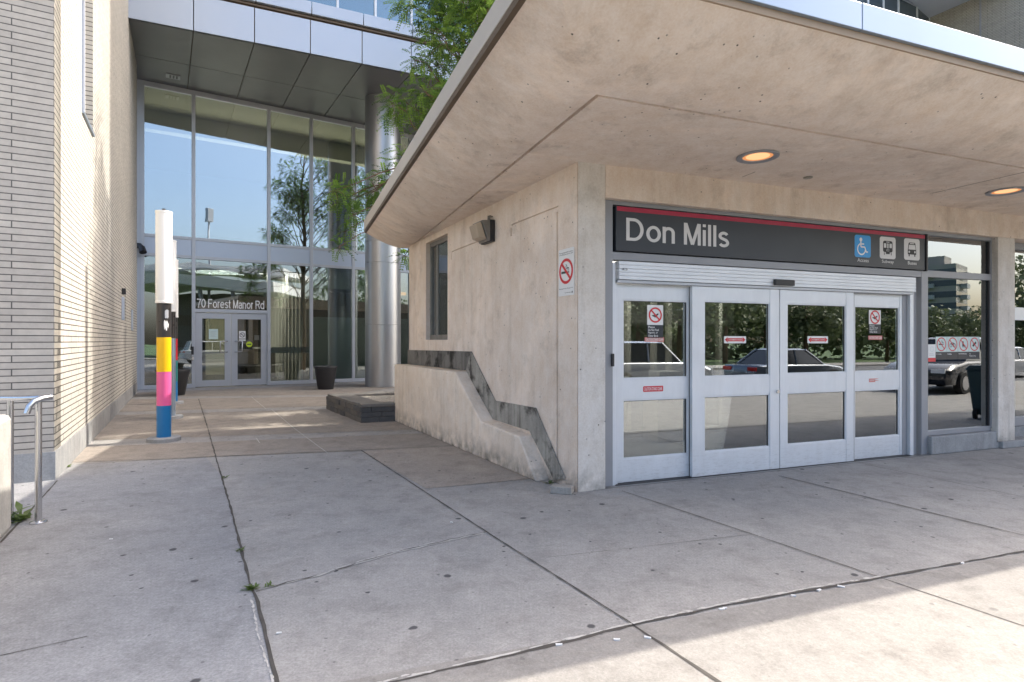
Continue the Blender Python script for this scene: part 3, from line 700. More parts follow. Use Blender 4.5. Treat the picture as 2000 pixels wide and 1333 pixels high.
tag(m.build('newspaper_box', bevel=.01), 'blue-fronted metal box behind the leftmost station door', 'box')

for s_ in (1.6, 4.6):
    m = MB(); m.pbox(KF, s_ - .75, s_ + .75, 2.80, 2.86, -2.2, -2.08, M['white']); fx = m.build('ceiling_lamp', station); 
    m = MB(); m.pbox(KF, s_ - .72, s_ + .72, 2.76, 2.795, -2.17, -2.11, M['spot']); m.build('tube', fx)
    for q in (-.6, .6): m = MB(); m.tube([KF.P(s_ + q, 2.86, -2.14), KF.P(s_ + q, Z0, -2.14)], .008, M['frame'], 6); m.build('hanger', fx)
    ld = bpy.data.lights.new('station_light', 'AREA'); ld.energy = 34; ld.shape = 'RECTANGLE'; ld.size = 1.4; ld.size_y = .1; ld.color = (1, .97, .9)
    lo = bpy.data.objects.new('station_light', ld); COL.objects.link(lo); lo.location = KF.P(s_, 2.74, -2.14); lo.rotation_euler = (0, 0, math.atan2(KF.e.y, KF.e.x))
# entrance frame
z_sb = KF.px(1197, 493, DF)[1]; z_st = (KF.px(1197, 404, DF)[1] + KF.px(1800, 458, DF)[1]) / 2
s_fr1 = KF.px(1197, 700, DF)[0]; s_sg1 = KF.px(1805, 500, DF)[0]; s_m0 = KF.px(1800, 700, DF)[0]; s_m1 = KF.px(1812, 700, DF)[0]
z_sb = (KF.px(1197, 494, DF)[1] + KF.px(1805, 527, DF)[1]) / 2; z_bar = (KF.px(1207, 508, DF)[1] + KF.px(1788, 541, DF)[1]) / 2
m = MB()
m.pbox(KF, s_j0, s_fr1, 0.005, zl, -.20, DF, M['frame'])
m.pbox(KF, s_fr1, s_r, z_st + .012, zl, -.20, DF, M['frame'])
m.pbox(KF, s_fr1, s_m0, z_bar, z_sb - .004, -.20, DF - .003, M['frame'])
m.pbox(KF, s_m0, s_m1, .005, z_st + .012, -.20, DF - .0, M['frame'])
m.pbox(KF, s_r - .05, s_r - .012, .30, z_st + .012, -.20, DF - .004, M['frame'])
m.build('entrance_frame', station, bevel=.004)
m = MB(); m.pbox(KF, s_fr1, s_m0, z_sb, z_st + .01, -.30, -.16, M['dark']); m.build('sign_recess', station)
# white guide rails beside the doors
s_d0 = KF.px(1205, 800, DF)[0]; s_d1 = KF.px(1767, 800, -.14)[0]
m = MB(); m.pbox(KF, s_fr1 + .003, s_d0 - .01, .005, z_bar - .03, -.2, -.09, M['alu']); m.pbox(KF, s_d0 - .01, s_d0 + .03, .005, z_bar - .22, -.19, -.115, M['alu'])
m.build('guide_rail', station, bevel=.004)
m = MB(); sa = KF.px(1768, 800, -.1)[0]
for a, b_, d in ((sa, sa + .09, -.14), (sa + .10, sa + .17, -.10), (sa + .18, s_m0 - .03, -.13)): m.pbox(KF, a, b_, .005, z_bar - .005, -.2, d, M['frame'] if d != -.10 else M['alu'])
m.build('guide_rail', station, bevel=.004)
# header box over the doors (roll shutter housing)
z_h0 = (KF.px(1207, 548, -.05)[1] + KF.px(1788, 569, -.05)[1]) / 2; s_h0 = KF.px(1209, 530, -.05)[0]; s_h1 = KF.px(1788, 555, -.05)[0]
m = MB()
for k in range(5):
    za, zc = z_h0 + (z_bar - z_h0 - .015) * k / 5, z_h0 + (z_bar - z_h0 - .015) * (k + 1) / 5
    m.pbox(KF, s_h0, s_h1, za + .0007, zc - .0007, -.16, -.045 + (.0015 if k % 2 else 0), M['alu'])
m.pbox(KF, s_h0 - .01, s_h1 - .02, z_h0 - .035, z_h0 - .004, -.16, -.065, M['aluL'])
hd = m.build('shutter_housing', station, bevel=.003)
m = MB(); a, z = KF.px(1512, 546, -.03); b_, z2 = KF.px(1550, 559, -.03); m.pbox(KF, a, b_, z2, z, -.045, -.005, M['dark']); m.build('door_sensor', hd, bevel=.008)
m = MB(); D = Draw(m, KF, KF.px(1216, 526, -.04)[0], KF.px(1216, 528, -.04)[1], -.040); D.rrect(0, 0, .06, .022, .008, M['black'], 1); D.rrect(.008, .005, .052, .017, .005, M['alu'], 2); m.build('maker_plate', hd, recalc=False)

# pictogram helpers
def no_ring(D, x, y, r, lay, wd=None, col='pred'):
    wd = wd or r * .2; k = .7071 * r
    D.ring(x, y, r, wd, M[col], lay + 2); D.line([(x - k, y + k), (x + k, y - k)], wd, M[col], lay + 2)
def bird(D, x, y, s, lay):
    D.poly([(x - .9 * s, y - .05 * s), (x - .5 * s, y - .3 * s), (x + .1 * s, y - .45 * s), (x + .45 * s, y - .25 * s), (x + .5 * s, y + .05 * s), (x + .9 * s, y + .3 * s), (x + .45 * s, y + .25 * s), (x + .15 * s, y + .1 * s), (x - .25 * s, y + .02 * s)], M['black'], lay)
    D.disc(x + .55 * s, y + .15 * s, .17 * s, M['black'], lay); D.line([(x - .1 * s, y - .4 * s), (x - .12 * s, y - .65 * s)], .07 * s, M['black'], lay)
    D.line([(x + .2 * s, y - .4 * s), (x + .2 * s, y - .65 * s)], .07 * s, M['black'], lay)
def cigarette(D, x, y, s, lay, m1='black'):
    D.rect(x - .75 * s, y - .12 * s, x + .35 * s, y + .10 * s, M[m1], lay); D.rect(x + .42 * s, y - .12 * s, x + .52 * s, y + .1 * s, M[m1], lay); D.rect(x + .58 * s, y - .12 * s, x + .66 * s, y + .1 * s, M[m1], lay)
    D.line([(x + .62 * s, y + .18 * s), (x + .58 * s, y + .4 * s), (x + .3 * s, y + .42 * s), (x + .22 * s, y + .65 * s), (x + .05 * s, y + .75 * s)], .09 * s, M[m1], lay)
    D.line([(x + .46 * s, y + .2 * s), (x + .42 * s, y + .3 * s), (x + .15 * s, y + .36 * s), (x + .05 * s, y + .6 * s)], .06 * s, M[m1], lay)

# doors
def door(uL, uR, d, glassU, glassL, stickers, lab):
    sL = KF.px(uL, 750, d)[0]; sR = KF.px(uR, 750, d)[0]
    zt_ = z_h0 - .037; gs0 = KF.px(glassU[0], 660, d)[0]; gs1 = KF.px(glassU[1], 660, d)[0]
    zu0, zu1 = KF.px(glassU[0], glassU[3], d)[1], KF.px(glassU[0], glassU[2], d)[1]
    zc0, zc1 = KF.px(glassU[0], glassL[1], d)[1], KF.px(glassU[0], glassL[0], d)[1]
    m = MB(); t = .05
    m.pbox(KF, sL, gs0, .012, zt_, d - t, d, M['aludoor']); m.pbox(KF, gs1, sR, .012, zt_, d - t, d, M['aludoor'])
    for z0, z1 in ((.012, zc0), (zc1, zu0), (zu1, zt_)): m.pbox(KF, gs0, gs1, z0, z1, d - t, d - .004, M['aludoor'])
    for z0, z1 in ((zc0, zc1), (zu0, zu1)):      # glazing beads
        for q in ((gs0, gs0 + .014, z0, z1), (gs1 - .014, gs1, z0, z1), (gs0 + .014, gs1 - .014, z0, z0 + .014), (gs0 + .014, gs1 - .014, z1 - .014, z1)): m.pbox(KF, *q, d - .03, d - .008, M['aludoor'])
    o = m.build('sliding_door', station, bevel=.003); o['label'] = lab
    for z0, z1 in ((zc0, zc1), (zu0, zu1)):
        g = MB(); g.pbox(KF, gs0 + .012, gs1 - .012, z0 + .012, z1 - .012, d - .03, d - .024, M['glassK']); g.build('pane', o)
        g = MB(); w_ = .007
        for q in ((gs0 + .013, gs0 + .013 + w_, z0 + .013, z1 - .013), (gs1 - .013 - w_ * 2, gs1 - .013, z0 + .013, z1 - .013), (gs0 + .02, gs1 - .02, z1 - .013 - w_, z1 - .013)): g.pbox(KF, *q, d - .0235, d - .02, M['seal'])
        g.build('seal', o)
    for st in stickers: st(o, d)
    return o
def st_bird(u0, v0, u1, v1, faded=False):
    def f(o, d):
        d = d - .0225; m = MB(); a, z1 = KF.px(u0, v0, d); b, _ = KF.px(u1, v0, d); _, z0 = KF.px(u0, v1, d); w_ = b - a; h = z1 - z0
        D = Draw(m, KF, a, z0, d); k = h * .40
        D.rect(0, k, w_, h, M['white'], 1); D.rect(0, 0, w_, k, M['signd'], 1)
        cx, cy = w_ / 2, k + (h - k) / 2; bird(D, cx, cy, w_ * .27, 2); no_ring(D, cx, cy, w_ * .37, 1, w_ * .085)
        for i, tx in enumerate(('Please', 'Do Not Feed', 'Pigeons, or', 'Other Birds')):
            y = k * (.76 - .22 * i); D.text(tx, w_ * .06, y, w_ * (.06 + (.40, .66, .60, .62)[i]), y + k * .17, M['white'], 2, .01)
        m.build('pigeon_sticker', o, recalc=False)
    return f
def st_caution(u0, v0, u1, v1, back='pink', fore='white', onframe=False, worn=False):
    def f(o, d):
        d = d - (.0035 if onframe else .0225); m = MB(); a, z1 = KF.px(u0, v0, d); b, _ = KF.px(u1, v0, d); _, z0 = KF.px(u0, v1, d); w_ = b - a; h = z1 - z0
        D = Draw(m, KF, a, z0, d)
        if worn:
            D.poly([(0, 0), (w_ * .6, 0), (w_ * .5, h * .3), (w_ * .95, h * .45), (w_ * .4, h * .62), (w_ * .9, h), (0, h)], M['pink'], 1); D.text('CAUTION', w_ * .06, h * .3, w_ * .42, h * .75, M['white'], 2, .015)
        else:
            D.rrect(0, 0, w_, h, h * .15, M[back], 1); D.text('CAUTION STAND CLEAR', w_ * .05, h * .2, w_ * .95, h * .8, M[fore], 2, .012)
        m.build('caution_sticker', o, recalc=False)
    return f
def st_arrow(u0, v0, u1, v1):
    def f(o, d):
        d = d - .0225; m = MB(); a, z1 = KF.px(u0, v0, d); b, _ = KF.px(u1, v0, d); _, z0 = KF.px(u0, v1, d); w_ = b - a; h = z1 - z0
        D = Draw(m, KF, a, z0, d); D.rrect(0, 0, w_, h, h * .12, M['white'], 1)
        D.rect(w_ * .17, h * .28, w_ * .83, h * .72, M['pred'], 2)
        D.poly([(w_ * .03, h / 2), (w_ * .16, h * .12), (w_ * .16, h * .88)], M['pred'], 2); D.poly([(w_ * .97, h / 2), (w_ * .84, h * .12), (w_ * .84, h * .88)], M['pred'], 2)
        D.text('AUTOMATIC DOOR', w_ * .2, h * .40, w_ * .8, h * .60, M['white'], 3, .012)
        m.build('arrow_sticker', o, recalc=False)
    return f
door(1206, 1351, -.145, (1217, 1344, 585, 741), (782, 898), [st_bird(1264, 596, 1295, 661), st_caution(1259, 659, 1297, 668), st_caution(1256, 755, 1295, 766, 'pred', 'white', True)], 'leftmost fixed door leaf with pigeon sticker')
door(1352, 1522, -.085, (1376, 1504, 588, 737), (775, 884), [st_arrow(1414, 657, 1457, 671)], 'left sliding leaf with red arrow sticker')
door(1523.5, 1668, -.085, (1538, 1653, 593, 731), (768, 870), [st_arrow(1577, 657, 1617, 671)], 'right sliding leaf with red arrow sticker')
door(1666, 1767, -.145, (1670, 1757, 598, 727), (763, 858), [st_bird(1697, 606, 1720, 652), st_caution(1696, 656, 1723, 664), st_caution(1697, 740, 1719, 747, onframe=True, worn=True)], 'rightmost fixed door leaf with worn red sticker')
m = MB(); a, z = KF.px(1518, 765, -.085); 
c_ = KF.P(a, z, -.085); m.tube([c_, c_ + KF.n * .02], .022, M['steel'], 16)
m.build('door_lock', station)
m = MB(); a, z = KF.px(1196, 700, DF); m.pbox(KF, a - .02, a + .01, z - .09, z + .05, DF, DF + .03, M['dark']); m.build('door_lock', station, bevel=.006)
for u0, u1, d in ((1347, 1353, -.13), (1664, 1668.5, -.135)):
    m = MB(); m.pbox(KF, KF.px(u0, 700, d)[0], KF.px(u1, 700, d)[0], .015, z_h0 - .04, d - .03, d, M['seal']); m.build('seal', station)
for p_, q_, w_ in (((1820, 378), (2010, 334.5), .008), ((1450, 346), (1475, 336), .004)):
    a, b = at(*p_, (Z0 - 1.6) * FPX / (666.5 - p_[1])), at(*q_, (Z0 - 1.6) * FPX / (666.5 - q_[1])); t_ = (b - a).normalized(); n_ = Vector((-t_.y, t_.x, 0)) * w_
    m = MB(); m.prism([a - n_, b - n_, b + n_, a + n_], (0, 0, -.002), M['formline']); m.build('form_line', station)
# threshold
m = MB(); m.pbox(KF, s_d0 - .02, s_d1 + .05, .001, .010, -.22, -.07, M['seal']); m.build('threshold', station)

# side light window right of the doors
s_w1 = s_r - .05; z_w0 = KF.px(1812, 868, DF)[1]; z_t0 = KF.px(1812, 541, DF)[1]; z_t1 = KF.px(1812, 528, DF)[1]
z_w0 = max(.26, (KF.px(1812, 866, DF)[1] + KF.px(1940, 853, DF)[1]) / 2)
m = MB(); m.pbox(KF, s_m1, s_w1, z_w0, z_w0 + .07, -.2, DF - .006, M['frame']); m.pbox(KF, s_m1, s_w1, z_t0, z_t1, -.2, DF - .006, M['frame'])
m.pbox(KF, s_m1, s_m1 + .02, z_w0, z_st, -.2, DF - .008, M['frame']); sw = m.build('side_light', station, bevel=.004)
for z0, z1 in ((z_w0 + .07, z_t0), (z_t1, z_st + .012)):
    g = MB(); g.pbox(KF, s_m1, s_w1, z0, z1, -.125, -.118, M['glassK']); g.build('pane', sw)
g = MB(); g.pbox(KF, s_w1 - .03, s_w1 - .002, z_w0 + .07, z_st, -.117, -.10, M['seal']); g.build('seal', sw)
m = MB(); m.pbox(KF, s_m1 - .01, s_w1 + .10, .0, z_w0 - .004, -.3, -.02, M['bbase']); m.build('window_curb', station, bevel=.015)
# row of prohibition stickers on it
m = MB(); d = -.1175; a, z1 = KF.px(1827, 658, d); b_, _ = KF.px(1913, 658, d); z0 = KF.px(1827, 703, d)[1]; zm = KF.px(1827, 688, d)[1]
D = Draw(m, KF, a, z0, d); W_ = (b_ - a) / 4; k = zm - z0; h = z1 - z0
for i in range(4):
    x = i * W_; D.rect(x + .002, k, x + W_ - .002, h, M['paper'], 1); D.rect(x + .002, 0, x + W_ - .002, k, M['signd'], 1); cx, cy = x + W_ / 2, k + (h - k) / 2; r = W_ * .30
    if i == 0: cigarette(D, cx, cy, r, 2)
    if i == 1:
        for q in (-.5, .5): D.ring(cx + q * r, cy - .2 * r, r * .35, r * .1, M['black'], 2, n=18)
        D.line([(cx - .5 * r, cy - .2 * r), (cx - .2 * r, cy + .3 * r), (cx + .3 * r, cy + .3 * r), (cx + .5 * r, cy - .2 * r)], r * .1, M['black'], 2); D.line([(cx - .2 * r, cy + .3 * r), (cx, cy - .2 * r), (cx + .3 * r, cy + .3 * r)], r * .1, M['black'], 2)
    if i == 2:
        D.poly([(cx - .35 * r, cy + .6 * r), (cx, cy + .6 * r), (cx + .05 * r, cy), (cx + .55 * r, cy - .25 * r), (cx + .55 * r, cy - .4 * r), (cx - .4 * r, cy - .4 * r)], M['black'], 2); 
        for q in (-.3, 0, .3): D.disc(cx + q * r, cy - .52 * r, .1 * r, M['black'], 2, 12)
    if i == 3:
        D.line([(cx - .5 * r, cy - .4 * r), (cx + .5 * r, cy + .4 * r)], r * .45, M['black'], 2); D.line([(cx - .45 * r, cy + .3 * r), (cx + .4 * r, cy - .4 * r)], r * .12, M['black'], 2)
    no_ring(D, cx, cy, W_ * .38, 1, W_ * .06)
    tx = (('No Smoking',), ('No Bikes',), ('No Rollerblading',), ('No', 'Skateboarding'))[i]
    for j, q in enumerate(tx): D.text(q, x + .012, k * (.62 - .3 * j), x + min(W_ - .012, .012 + .011 * len(q)), k * (.82 - .3 * j), M['white'], 2, .01)
m.build('prohibition_sticker', sw, recalc=False)
m = MB(); a, z1 = KF.px(1812.5, 673, d); b_, _ = KF.px(1827, 673, d); z0 = KF.px(1812.5, 707, d)[1]; D = Draw(m, KF, a, z0, d); W_ = b_ - a; h = z1 - z0
D.rect(0, h * .22, W_, h, M['white'], 1); D.rect(0, 0, W_, h * .22, M['pred'], 1); D.ring(W_ * .5, h * .72, W_ * .22, .006, M['paper'], 2); D.rect(W_ * .15, h * .36, W_ * .85, h * .39, M['aluL'], 2); D.rect(W_ * .15, h * .45, W_ * .7, h * .47, M['aluL'], 2)
m.build('notice', sw, recalc=False)
# next opening right of the second pier
m = MB(); m.pbox(KF, s_p3, 13.5, zl - .10, zl, -.35, -.22, M['frame']); m.pbox(KF, s_p3, 13.5, .26, .40, -.35, -.24, M['frame']); m.pbox(KF, s_p3, 13.5, 1.93, 2.13, -.35, -.22, M['alu']); 
for s in (s_p3, s_p3 + 1.6, s_p3 + 3.2, s_p3 + 4.8): m.pbox(KF, s, s + .05, .26, zl, -.34, -.225, M['frame'])
sw2 = m.build('side_light', station, bevel=.004)
g = MB(); g.pbox(KF, s_p3 + .05, 13.4, .4, 1.93, -.29, -.283, M['glassK']); g.build('pane', sw2)
g = MB(); g.pbox(KF, s_p3 + .05, 13.4, 2.13, zl - .10, -.29, -.283, M['glassK']); g.build('pane', sw2)
m = MB(); m.pbox(KF, s_p3, 13.5, .0, .255, -.4, -.2, M['bbase']); m.build('window_curb', station, bevel=.01)
m = MB(); m.prism([KF.P(s_r + .03, 0, .03), KF.P(15, 0, .03), KF.P(15, 0, -.44), KF.P(s_r + .03, 0, -.44)], (0, 0, .105), M['bbase']); m.build('kerb_step', station, bevel=.012)

# station sign
sgn = thing('station_sign', 'dark Don Mills sign board with crimson stripe above the white sliding doors', 'sign', KF.P(s_fr1 + .02, z_sb, -.05))
sx0 = KF.px(1203, 450, -.05)[0]; sx1 = s_sg1 - .02
m = MB(); m.pbox(KF, sx0, sx1, z_sb + .004, z_st - .004, -.15, -.05, M['signd']); m.build('panel', sgn, bevel=.004)
m = MB(); m.pbox(KF, s_sg1 - .018, s_sg1 + .012, z_sb - .01, z_st + .008, -.15, -.035, M['dark']); m.build('end_cap', sgn, bevel=.003)
H = z_st - z_sb
m = MB(); D = Draw(m, KF, sx0, z_sb, -.05); D.rect(.012, H * .885, sx1 - sx0 - .01, H * .985, M['red'], 1); m.build('stripe', sgn, recalc=False)
m = MB(); D = Draw(m, KF, sx0, z_sb, -.05); Sw = sx1 - sx0
ta, tz1 = KF.px(1223, 426.5, -.05); tb, tz0 = KF.px(1424, 485, -.05); tz0 = KF.px(1223, 470, -.05)[1]; tz1 = KF.px(1223, 425.5, -.05)[1]
D.letters('Don Mills', ta - sx0, tz0 - z_sb, tb - sx0, tz1 - z_sb, M['lett'], 1, .135); m.build('lettering', sgn, recalc=False)
def tile(u0, v0, u1, v1, mat):
    a, z1 = KF.px(u0, v0, -.05); b, _ = KF.px(u1, v0, -.05); z0 = KF.px(u0, v1, -.05)[1]
    m = MB(); D = Draw(m, KF, a, z0, -.05); D.rrect(0, 0, b - a, z1 - z0, .035, M[mat], 1); return m, D, b - a, z1 - z0
def caption(txt, u0, v0, u1, v1):
    a, z1 = KF.px(u0, v0, -.05); b, _ = KF.px(u1, v0, -.05); z0 = KF.px(u0, v1, -.05)[1]
    m = MB(); D = Draw(m, KF, a, z0, -.05); D.text(txt, 0, 0, b - a, z1 - z0, M['lett'], 1, .008); m.build('lettering', sgn, recalc=False)
m, D, tw, th = tile(1669, 458.5, 1700.5, 502, 'blue')
D.disc(tw * .38, th * .80, tw * .085, M['white'], 2); D.line([(tw * .38, th * .72), (tw * .38, th * .47), (tw * .62, th * .47), (tw * .72, th * .24), (tw * .82, th * .26)], tw * .065, M['white'], 2)
D.line([(tw * .38, th * .60), (tw * .58, th * .60)], tw * .06, M['white'], 2); D.ring(tw * .42, th * .37, tw * .24, tw * .06, M['white'], 2, 110, 350)
D.rrect(0.0, 0, tw, th, .035, M['white'], -0.0 + .5); D.rrect(.008, .008, tw - .008, th - .008, .03, M['blue'], 1.2); m.build('pictogram', sgn, recalc=False)
m, D, tw, th = tile(1718, 462, 1749, 505, 'lett')
D.rrect(tw * .2, th * .30, tw * .8, th * .82, .03, M['black'], 2); D.rect(tw * .25, th * .5, tw * .40, th * .70, M['lett'], 3); D.rect(tw * .60, th * .5, tw * .75, th * .70, M['lett'], 3); D.rect(tw * .46, th * .48, tw * .54, th * .70, M['lett'], 3)
D.rect(tw * .40, th * .75, tw * .60, th * .78, M['lett'], 3); D.rect(tw * .42, th * .35, tw * .58, th * .44, M['lett'], 3); D.rect(tw * .44, th * .365, tw * .56, th * .425, M['black'], 4)
D.rect(tw * .38, th * .22, tw * .62, th * .31, M['black'], 2)
for q in (.26, .70): D.rect(tw * q, th * .17, tw * (q + .04), th * .28, M['black'], 2)
m.build('pictogram', sgn, recalc=False)
m, D, tw, th = tile(1765.5, 465.5, 1796, 507.5, 'lett')
D.poly([(tw * .23, th * .26), (tw * .77, th * .26), (tw * .77, th * .45), (tw * .72, th * .78), (tw * .66, th * .82), (tw * .34, th * .82), (tw * .28, th * .78), (tw * .23, th * .45)], M['black'], 2)
D.poly([(tw * .27, th * .49), (tw * .73, th * .49), (tw * .69, th * .71), (tw * .31, th * .71)], M['lett'], 3); D.rect(tw * .36, th * .75, tw * .64, th * .79, M['lett'], 3)
for q in (.32, .68): D.disc(tw * q, th * .38, tw * .05, M['lett'], 3, 14); D.rect(tw * (q - .035), th * .17, tw * (q + .035), th * .27, M['black'], 2)
m.build('pictogram', sgn, recalc=False)
caption('Access', 1674.5, 504.5, 1696.5, 511.5); caption('Subway', 1722.5, 507.5, 1745.5, 515.5); caption('Buses', 1773, 510.5, 1790, 517)
# no smoking sign on the side wall
a1_, zt_ = KS.px(1092, 490); a0_, _ = KS.px(1122, 486); zb_ = KS.px(1092, 580)[1]; w_ = a1_ - a0_; h_ = zt_ - zb_
nss = thing('no_smoking_sign', 'white no smoking sign with red ring on the concrete side wall', 'sign', KS.P((a0_ + a1_) / 2, zb_, 0))
m = MB(); D = Draw(m, KS, a1_, zb_, .006, -1)
pts = []
for cx, cy, b0 in ((w_ - .015, h_ - .015, 0), (.015, h_ - .015, 90), (.015, .015, 180), (w_ - .015, .015, 270)):
    for k in range(5): a = R(b0 + 22.5 * k); pts.append((cx + .015 * math.cos(a), cy + .015 * math.sin(a)))
m.prism([KS.P(a1_ - x, zb_ + y, .002) for x, y in pts], KS.n * .004, M['white']); m.build('plate', nss)
m = MB(); D = Draw(m, KS, a1_, zb_, .006, -1); r = min(w_ * .42, .16)
sx = w_ / .30
cigarette(D, w_ * .46, h_ * .50, w_ * .36, 1, 'green'); no_ring(D, w_ / 2, h_ * .52, w_ * .40, 0, w_ * .10)
D.text('No smoking within 9 metres', w_ * .06, h_ * .905, w_ * .94, h_ * .935, M['black'], 1, .01); D.text('of building entrance or exit', w_ * .06, h_ * .865, w_ * .94, h_ * .895, M['black'], 1, .01)
D.text('Municipal Code Chapter 709', w_ * .06, h_ * .14, w_ * .94, h_ * .165, M['black'], 1, .01); D.text('Toronto Public Health', w_ * .40, h_ * .055, w_ * .80, h_ * .075, M['black'], 1, .01)
D.poly([(w_ * .84, h_ * .05), (w_ * .94, h_ * .05), (w_ * .89, h_ * .10)], M['black'], 1)
m.build('printing', nss, recalc=False)
# wall pack lamp
la, lz = KS.px(957, 455); wl = thing('wall_lamp', 'weathered grey wall pack lamp with square lens on the concrete side wall', 'lamp', KS.P(la, lz - .14, 0))
lw = .17
m = MB(); m.pbox(KS, la - lw, la + lw, lz - .15, lz + .15, .001, .07, M['dark']); m.build('back_plate', wl, bevel=.008)
m = MB(); q0 = [KS.P(la - lw * .95, lz - .14, .07), KS.P(la + lw * .95, lz - .14, .07), KS.P(la + lw * .95, lz + .145, .07), KS.P(la - lw * .95, lz + .145, .07)]
q1 = [KS.P(la - lw * .95, lz - .14, .10), KS.P(la + lw * .95, lz - .14, .10), KS.P(la + lw * .95, lz + .13, .20), KS.P(la - lw * .95, lz + .13, .20)]
m.hexa(q0, q1, M['flash']); m.build('housing', wl, bevel=.008)
m = MB(); q2 = [KS.P(la - lw * .85, lz - .12, .12), KS.P(la + lw * .85, lz - .12, .12), KS.P(la + lw * .85, lz + .11, .20), KS.P(la - lw * .85, lz + .11, .20)]
q3 = [KS.P(la - lw * .7, lz - .10, .22), KS.P(la + lw * .7, lz - .10, .22), KS.P(la + lw * .7, lz + .08, .27), KS.P(la - lw * .7, lz + .08, .27)]
m.hexa(q2, q3, M['lens']); m.build('lens', wl, bevel=.01)
m = MB(); m.tube([KS.P(la - .03, lz + .15, .04), KS.P(la - .03, lz + .22, .04), KS.P(la - .02, lz + .23, .0)], .012, M['flash'], 8); m.tube([KS.P(la - .08, lz + .15, .04), KS.P(la - .08, lz + .20, .04), KS.P(la - .08, lz + .21, .0)], .010, M['flash'], 8); m.build('conduit', wl, smooth=True)
# recessed downlights
def downlight(p, lab):
    t = thing('downlight', lab, 'light', p, 'round downlights under the station roof')
    m = MB(); m.lathe(p, [(.205, -.002), (.205, -.018), (.195, -.022), (.150, -.012), (.145, -.004)], M['frame'], 40, False, False); m.build('trim_ring', t, smooth=True, auto=40)
    m = MB(); m.lathe(p, [(.147, -.006), (.115, -.005)], M['lampd'], 40, False, False); m.lathe(p, [(.115, -.005), (.05, -.004), (.01, -.003)], M['lamp'], 40, False, True); m.build('lens', t)
    return t
p1 = at(1480, 305, (Z0 - 1.6) * FPX / 361.5); p2 = at(1965, 373, (Z0 - 1.6) * FPX / 293.5); p1.z = p2.z = Z0
dl1 = downlight(p1, 'lit round downlight nearer the roof corner, above the Don Mills lettering')
copy_tree(dl1, p2, 'lit round downlight at the right edge, above the side light window')
m = MB(); pq = at(1578, 346.5, (Z0 - 1.6) * FPX / 320); pq.z = Z0; m.lathe(pq, [(.05, -.001), (.05, -.012), (.03, -.016)], M['kceil'], 20, False, True)
tag(m.build('soffit_plug'), 'small grey round cover plate on the soffit between the two downlights', 'cover plate')

# ================================================================== BRICK BUILDING, left
brick = thing('brick_building', 'pale grey long-brick building with a sunlit side wall and slit window', 'building', (-5.27, 6.55, 0))
HB = 22.0; SL = 12.75; zbase = .33
m = MB(); m.prism([BS.P(0, zbase, 0), BS.P(SL, zbase, 0), BS.P(SL, zbase, -.4), BS.P(.0, zbase, -.4)], (0, 0, HB), M['brick_s'])
bw = m.build('side_wall', brick)
sw0 = BS.px(160, 215)[0]; sw1 = BS.px(181.5, 268)[0]; zs = 4.93
c1 = MB(); c1.pbox(BS, sw0, sw1, zs, 13.0, -.13, .2, M['brick_s'])
c2 = MB(); cj = BS.px(171, 800)[0]; c2.pbox(BS, cj - .012, cj + .012, 0, 3.0, -.03, .2, M['brick_s'])
cut(bw, [c1, c2])
m = MB(); m.prism([BFR.P(0.0, zbase, 0), BFR.P(12, zbase, 0), BFR.P(12, zbase, -.4), BFR.P(0, zbase, -.4)], (0, 0, HB), M['brick_f'])
m2 = MB(); m2.prism([BS.P(0, zbase, .001), BS.P(0, zbase, -.4), BFR.P(12, zbase, -.4), BFR.P(12, zbase, 0), BFR.P(0, zbase, .001)], (0, 0, .01), M['brick_f'])
front = MB(); front.pbox(BFR, 0.0, 12, zbase, HB, -.39, .003, M['brick_f']); front.build('front_wall', brick)
m = MB(); m.prism([BS.P(-.0, 0, .012), BS.P(SL, 0, .012), BS.P(SL, 0, -.4), BFR.P(12, 0, -.4), BFR.P(12, 0, .014), BFR.P(-.012, 0, .014)], (0, 0, zbase - .002), M['bbase'])
base = m.build('wall_base', brick)
c = MB(); c.pbox(BS, cj - .012, cj + .012, -1, 1, -.02, .2, M['bbase']); cc = MB(); xx = BS.px(215, 800)[0]; cc.pbox(BS, xx - .01, xx + .01, -1, 1, -.015, .2, M['bbase']); cut(base, [c, cc])
m = MB(); m.pbox(BS, sw0 + .02, sw1 - .06, zs + .03, 13, -.128, -.122, M['glassB']); bwn = m.build('window', brick)
m = MB()
for q in ((sw1 - .10, sw1 - .05, zs + .03, 13), (sw0 + .02, sw1 - .06, 7.1, 7.2)): m.pbox(BS, *q, -.125, -.095, M['alu'])
m.build('frame', bwn)
m = MB(); m.prism([BS.P(sw0, zs - .001, -.12), BS.P(sw1, zs - .001, -.12), BS.P(sw1, zs - .001, .03), BS.P(sw0, zs - .001, .03)], (0, 0, .03), M['cap']); m.build('sill', bwn)
m = MB(); m.pbox(BS, sw0 + .0, sw1, zs, 13, -.39, -.36, M['dark']); m.build('blind', bwn)
m = MB(); a_, z_ = BS.px(238, 605); m.pbox(BS, a_ - .1, a_ + .1, z_ - .25, z_ + .3, .001, .05, M['panelw']); m.pbox(BS, a_ - .06, a_ + .06, z_ + .36, z_ + .5, .001, .08, M['dark'])
tag(m.build('wall_intercom', bevel=.006), 'small pale box with a dark sensor above, mounted on the brick side wall', 'intercom')
m = MB(); a_, z_ = BS.px(257, 625); m.pbox(BS, a_ - .16, a_ + .16, z_ - .30, z_ + .28, .001, .03, M['panelw'])
tag(m.build('wall_plate', bevel=.004), 'flat pale plate on the brick side wall close to the lobby glass', 'plate')

